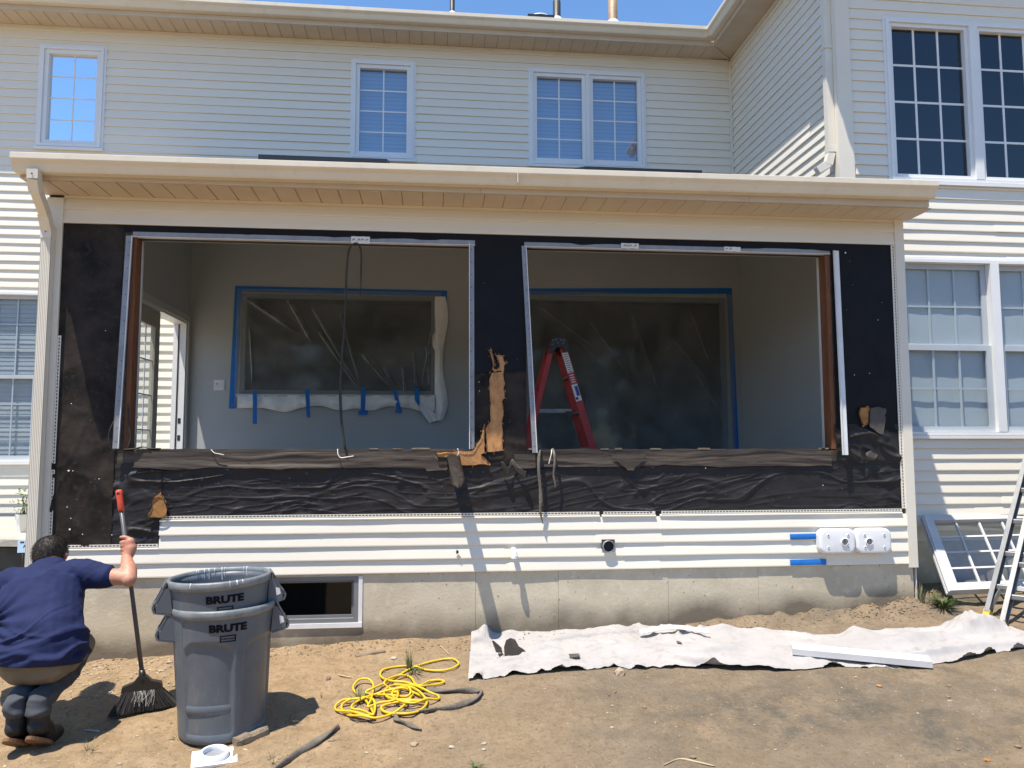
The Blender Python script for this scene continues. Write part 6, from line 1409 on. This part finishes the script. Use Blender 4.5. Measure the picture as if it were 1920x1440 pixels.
tuft(535, 1352, 14, .10, .17, 'thin spreading weed in the shadow of the bins', 'drygrass', seed=5, w=.0028)
tuft(512, 1425, 14, .06, .07, 'small dry weed near the grey stick in the foreground', 'drygrass', seed=6, w=.0025)
tuft(332, 1385, 12, .05, .06, 'small weed at the left foot of the bins', 'drygrass', seed=7, w=.0025)
tuft(168, 1410, 12, .10, .08, 'thin weed in the shadow of the squatting man', 'drygrass', seed=8, w=.0025)
tuft(603, 1308, 5, .07, .015, 'single dry stalk left of the yellow hose', 'drygrass', seed=9, w=.0022, droop=.1)
tuft(893, 1436, 22, .03, .05, 'tiny green seedling in the foreground centre', 'leaf', seed=10)
tuft(1770, 1163, 150, .13, .16, 'bushy green grass clump between the drop cloth and the leaning window', 'grass', seed=12, w=.005)
tuft(1728, 1130, 40, .17, .06, 'dry brown weed stalks at the right corner of the foundation', 'drygrass', seed=13, w=.003, droop=.2)
tuft(1745, 1145, 90, .05, .16, 'dry grass mat on the soil heap at the foundation corner', 'drygrass', seed=14)
tuft(15, 1060, 24, .22, .20, 'arching grass blades at the left edge in front of the stone steps', 'drygrass', seed=15, w=.007, droop=.55)
tuft(806, 1203, 14, .05, .05, 'small dry tuft against the foundation left of the drop cloth', 'drygrass', seed=16)
def stone(px, py, r, label, m='stone', seed=1, flat=.6, name='stone', cat='stone', group=None):
    c = atg(px, py, r*flat*.35); bm = bmesh.new(); bmesh.ops.create_icosphere(bm, subdivisions=2, radius=1)
    rr = random.Random(seed); ax = rr.uniform(.75, 1.3)
    for q in bm.verts:
        k = 1+.28*float(vnoise(q.co.x*1.6+seed, q.co.y*1.6, q.co.z*1.6))+.1*float(vnoise(q.co.x*4, q.co.y*4+seed, q.co.z*4)); q.co = Vector((q.co.x*k*r*ax, q.co.y*k*r, q.co.z*k*r*flat))
    me = bpy.data.meshes.new(name); bm.to_mesh(me); bm.free(); me.materials.append(M[m]); o = bpy.data.objects.new(name, me); COL.objects.link(o); o.location = Vector(c); o.rotation_euler = (0, 0, rr.uniform(0, 6)); return tag(o, label, cat, group)
stone(1162, 1260, .040, 'fist sized tan stone holding down the front edge of the drop cloth', flat=.8, seed=3)
for i, (px, py, r, lb, m_) in enumerate(((777, 1395, .022, 'flat tan stone in the foreground below the grey strap', 'stone'), (847, 1401, .018, 'flat pale stone in the foreground, second from the grey strap', 'chip'), (908, 1394, .013, 'small pale stone below the bend of the strap', 'chip'), (687, 1411, .010, 'small white stone in the foreground right of the stick', 'chip'), (738, 1234, .022, 'broken pale rock near the yellow hose by the foundation', 'chip'),
        (907, 1394-187, .02, 'brown clod beside the left end of the drop cloth', 'clod'), (1780, 1290-4, .014, 'dark stone on the dirt right of the trim board', 'clod'), (1648, 1286, .016, 'reddish chip of wood below the white trim board', 'osb'), (1778, 1307, .015, 'dark clod at the right foreground', 'clod'), (907, 1405, .012, 'pale pebble in the centre foreground', 'chip'), (1148, 1364, .013, 'white pebble in the middle of the bare dirt', 'chip'), (1208, 1326, .016, 'brown clod in the middle of the bare dirt', 'clod'), (1796, 1405, .015, 'dark stone near the lower right corner', 'clod'), (1851, 1425, .016, 'orange brown chip near the lower right corner', 'osb_dark'), (1910, 1400, .018, 'dark clod at the right edge of the picture', 'clod'), (1300, 1420, .018, 'brown clod at the bottom edge right of centre', 'clod'), (257, 1380, .010, 'pale pebble in front of the broom', 'chip'), (225, 1432, .010, 'pale pebble at the bottom edge left', 'chip'), (317, 1182+60, .02, 'tan stone chunk behind the broom', 'stone'), (302, 1258, .018, 'pale stone chunk between the broom and the bins', 'chip'))):
    stone(px, py, r, lb, m_, i+20, .5)
tag(twist([(1245, 1435), (1275, 1424), (1310, 1430), (1340, 1437)], [.004]*4, 'x', 'twig', 'straw', 6, .003), 'thin pale twig at the bottom edge right of centre', 'twig')
tag(twist([(1140, 1305), (1156, 1298)], [.004, .003], 'x', 'twig', 'clod', 6, .003), 'short dark twig on the dirt below the stone', 'twig')
tag(twist([(158, 1369), (186, 1372)], [.005, .005], 'x', 'stick', 'bristle_w', 6, .003), 'small grey stick in the shadow of the squatting man', 'stick')
tag(twist([(826, 1212), (842, 1228)], [.006, .004], 'x', 'twig', 'straw', 6, .004), 'pale splinter of wood near the drop cloth', 'twig')
tag(twist([(635, 1267), (658, 1271)], [.006, .005], 'x', 'twig', 'straw', 6, .004), 'pale splinter of wood left of the yellow hose', 'twig')
tag(twist([(848, 1203), (870, 1203), (884, 1208)], [.006, .008, .006], 'x', 'twig', 'strap', 6, .004), 'brown twig touching the left end of the drop cloth', 'twig')
# uncounted gravel, clods and straw
def litter(name, m, n, region, rmin, rmax, seed, flat=.6, long=1.0):
    rr = np.random.default_rng(seed); v = MB(); base = np.array([(1, 0, 0), (-1, 0, 0), (0, 1, 0), (0, -1, 0), (0, 0, 1), (0, 0, -1)], float); F = [(0, 2, 4), (2, 1, 4), (1, 3, 4), (3, 0, 4), (2, 0, 5), (1, 2, 5), (3, 1, 5), (0, 3, 5)]
    x0, x1, y0, y1 = region; xs = rr.uniform(x0, x1, n); ys = y0+(y1-y0)*rr.random(n); zs = gz(xs, ys)
    for i in range(n):
        r = rmin+(rmax-rmin)*rr.random()**2.5; a = rr.uniform(0, 6.28); q = base*(1+.35*rr.standard_normal((6, 1)).clip(-1, 1))*np.array([r*long, r, r*flat]); c, s = math.cos(a), math.sin(a)
        q = np.stack([q[:, 0]*c-q[:, 1]*s, q[:, 0]*s+q[:, 1]*c, q[:, 2]], 1)+np.array([xs[i], ys[i], zs[i]+r*flat*.3]); v.add(q, F)
    return tag(v.build(name, m, recalc=False), kind='stuff')
litter('gravel', 'chip', 2600, (-3.4, 5.2, -3.0, .0), .0012, .0055, 1)
litter('soil_crumbs', 'clod', 5200, (-3.4, 5.2, -3.0, .0), .0015, .008, 2)
litter('soil_crumbs', 'clod', 1600, (-2.6, 4.2, -.22, .0), .002, .013, 3, .7)
litter('gravel', 'stone', 700, (-2.5, -1.2, -.75, -.02), .003, .017, 4)
litter('gravel', 'chip', 200, (-2.4, -1.2, -.75, -.05), .003, .013, 5)
litter('wood_chips', 'straw', 150, (-3.3, 5.2, -2.9, -.05), .004, .010, 9, .35, 2.2)
litter('wood_chips', 'wood', 130, (-3.3, 5.2, -2.9, -.05), .004, .012, 10, .5, 2.0)
litter('straw_litter', 'straw', 420, (-3.4, 5.2, -3.0, -.02), .0015, .003, 6, .5, 7.0)
litter('soil_crumbs', 'clod', 500, (3.3, 4.25, -.15, .25), .003, .016, 8, .8)

def sprigs(name, m, n, region, seed, h, mask, lean=1.0, w=.0016):
    rr = np.random.default_rng(seed); v = MB(); x0, x1, y0, y1 = region; xs = rr.uniform(x0, x1, n); ys = rr.uniform(y0, y1, n); keep = mask(xs, ys) > rr.random(n); xs, ys = xs[keep], ys[keep]; zs = gz(xs, ys)
    for x, y, z in zip(xs, ys, zs):
        a = rr.uniform(0, 6.283); L = h*rr.uniform(.4, 1.2); d = np.array([math.cos(a)*lean, math.sin(a)*lean, .35+.5*rr.random()]); d /= np.linalg.norm(d); s = np.array([-math.sin(a), math.cos(a), 0])*w; p = np.array([x, y, z-.001])
        v.add([p-s, p+s, p+d*L*.6+s*.6, p+d*L*.6-s*.6, p+d*L-np.array([0, 0, L*.15])], [(0, 1, 2, 3), (3, 2, 4)])
    return tag(v.build(name, m, recalc=False), kind='stuff')
sprigs('dead_grass', 'drygrass', 26000, (-.4, 5.3, -3.0, -.35), 31, .016, lambda x, y: np.clip(fbm(x*1.7, y*1.7, 12, 4)*1.3-.05, 0, 1)*np.clip((x+.2)/1.2, 0, 1))
sprigs('dead_grass', 'straw', 2600, (-3.2, 5.3, -3.0, -.15), 32, .022, lambda x, y: np.clip(fbm(x*2.7, y*2.7, 15, 3)+.4, 0, 1), 2.5, .0013)
sprigs('green_sprigs', 'grass', 1500, (-3.2, 5.3, -3.0, -.2), 33, .022, lambda x, y: np.clip(fbm(x*3.1, y*3.1, 18, 2)-.45, 0, 1), .8, .0018)
# unseen tree belt added behind the camera, to darken what the window glass reflects
rr = np.random.default_rng(21); v = MB()
for i in range(26):
    cx = -46+92*i/25+rr.uniform(-1.2, 1.2); cy = -38+rr.uniform(-4, 4); H = rr.uniform(7.5, 10.5); R_ = rr.uniform(2.2, 3.3)
    n = 420; d = rr.standard_normal((n, 3)); d /= np.linalg.norm(d, axis=1)[:, None]; q = d*(rr.random((n, 1))**.33)*np.array([R_, R_, H*.46])*(1+.25*vnoise(d[:, 0]*2+i, d[:, 1]*2, d[:, 2]*2))[:, None]+np.array([cx, cy, H*.54])
    for p in q:
        s = rr.uniform(.35, .8); a = rr.standard_normal(3); a /= np.linalg.norm(a); b_ = np.cross(a, rr.standard_normal(3)); b_ /= np.linalg.norm(b_); c = np.cross(a, b_)
        v.add([p-b_*s, p+c*s*.6, p+b_*s, p-c*s*.6], [(0, 1, 2, 3)])
    v.tube([(cx, cy, -.3), (cx+.1, cy, H*.35), (cx, cy, H*.7)], [.28, .2, .1], 6)
tag(v.build('added_trees', 'leaf', recalc=False), kind='stuff')
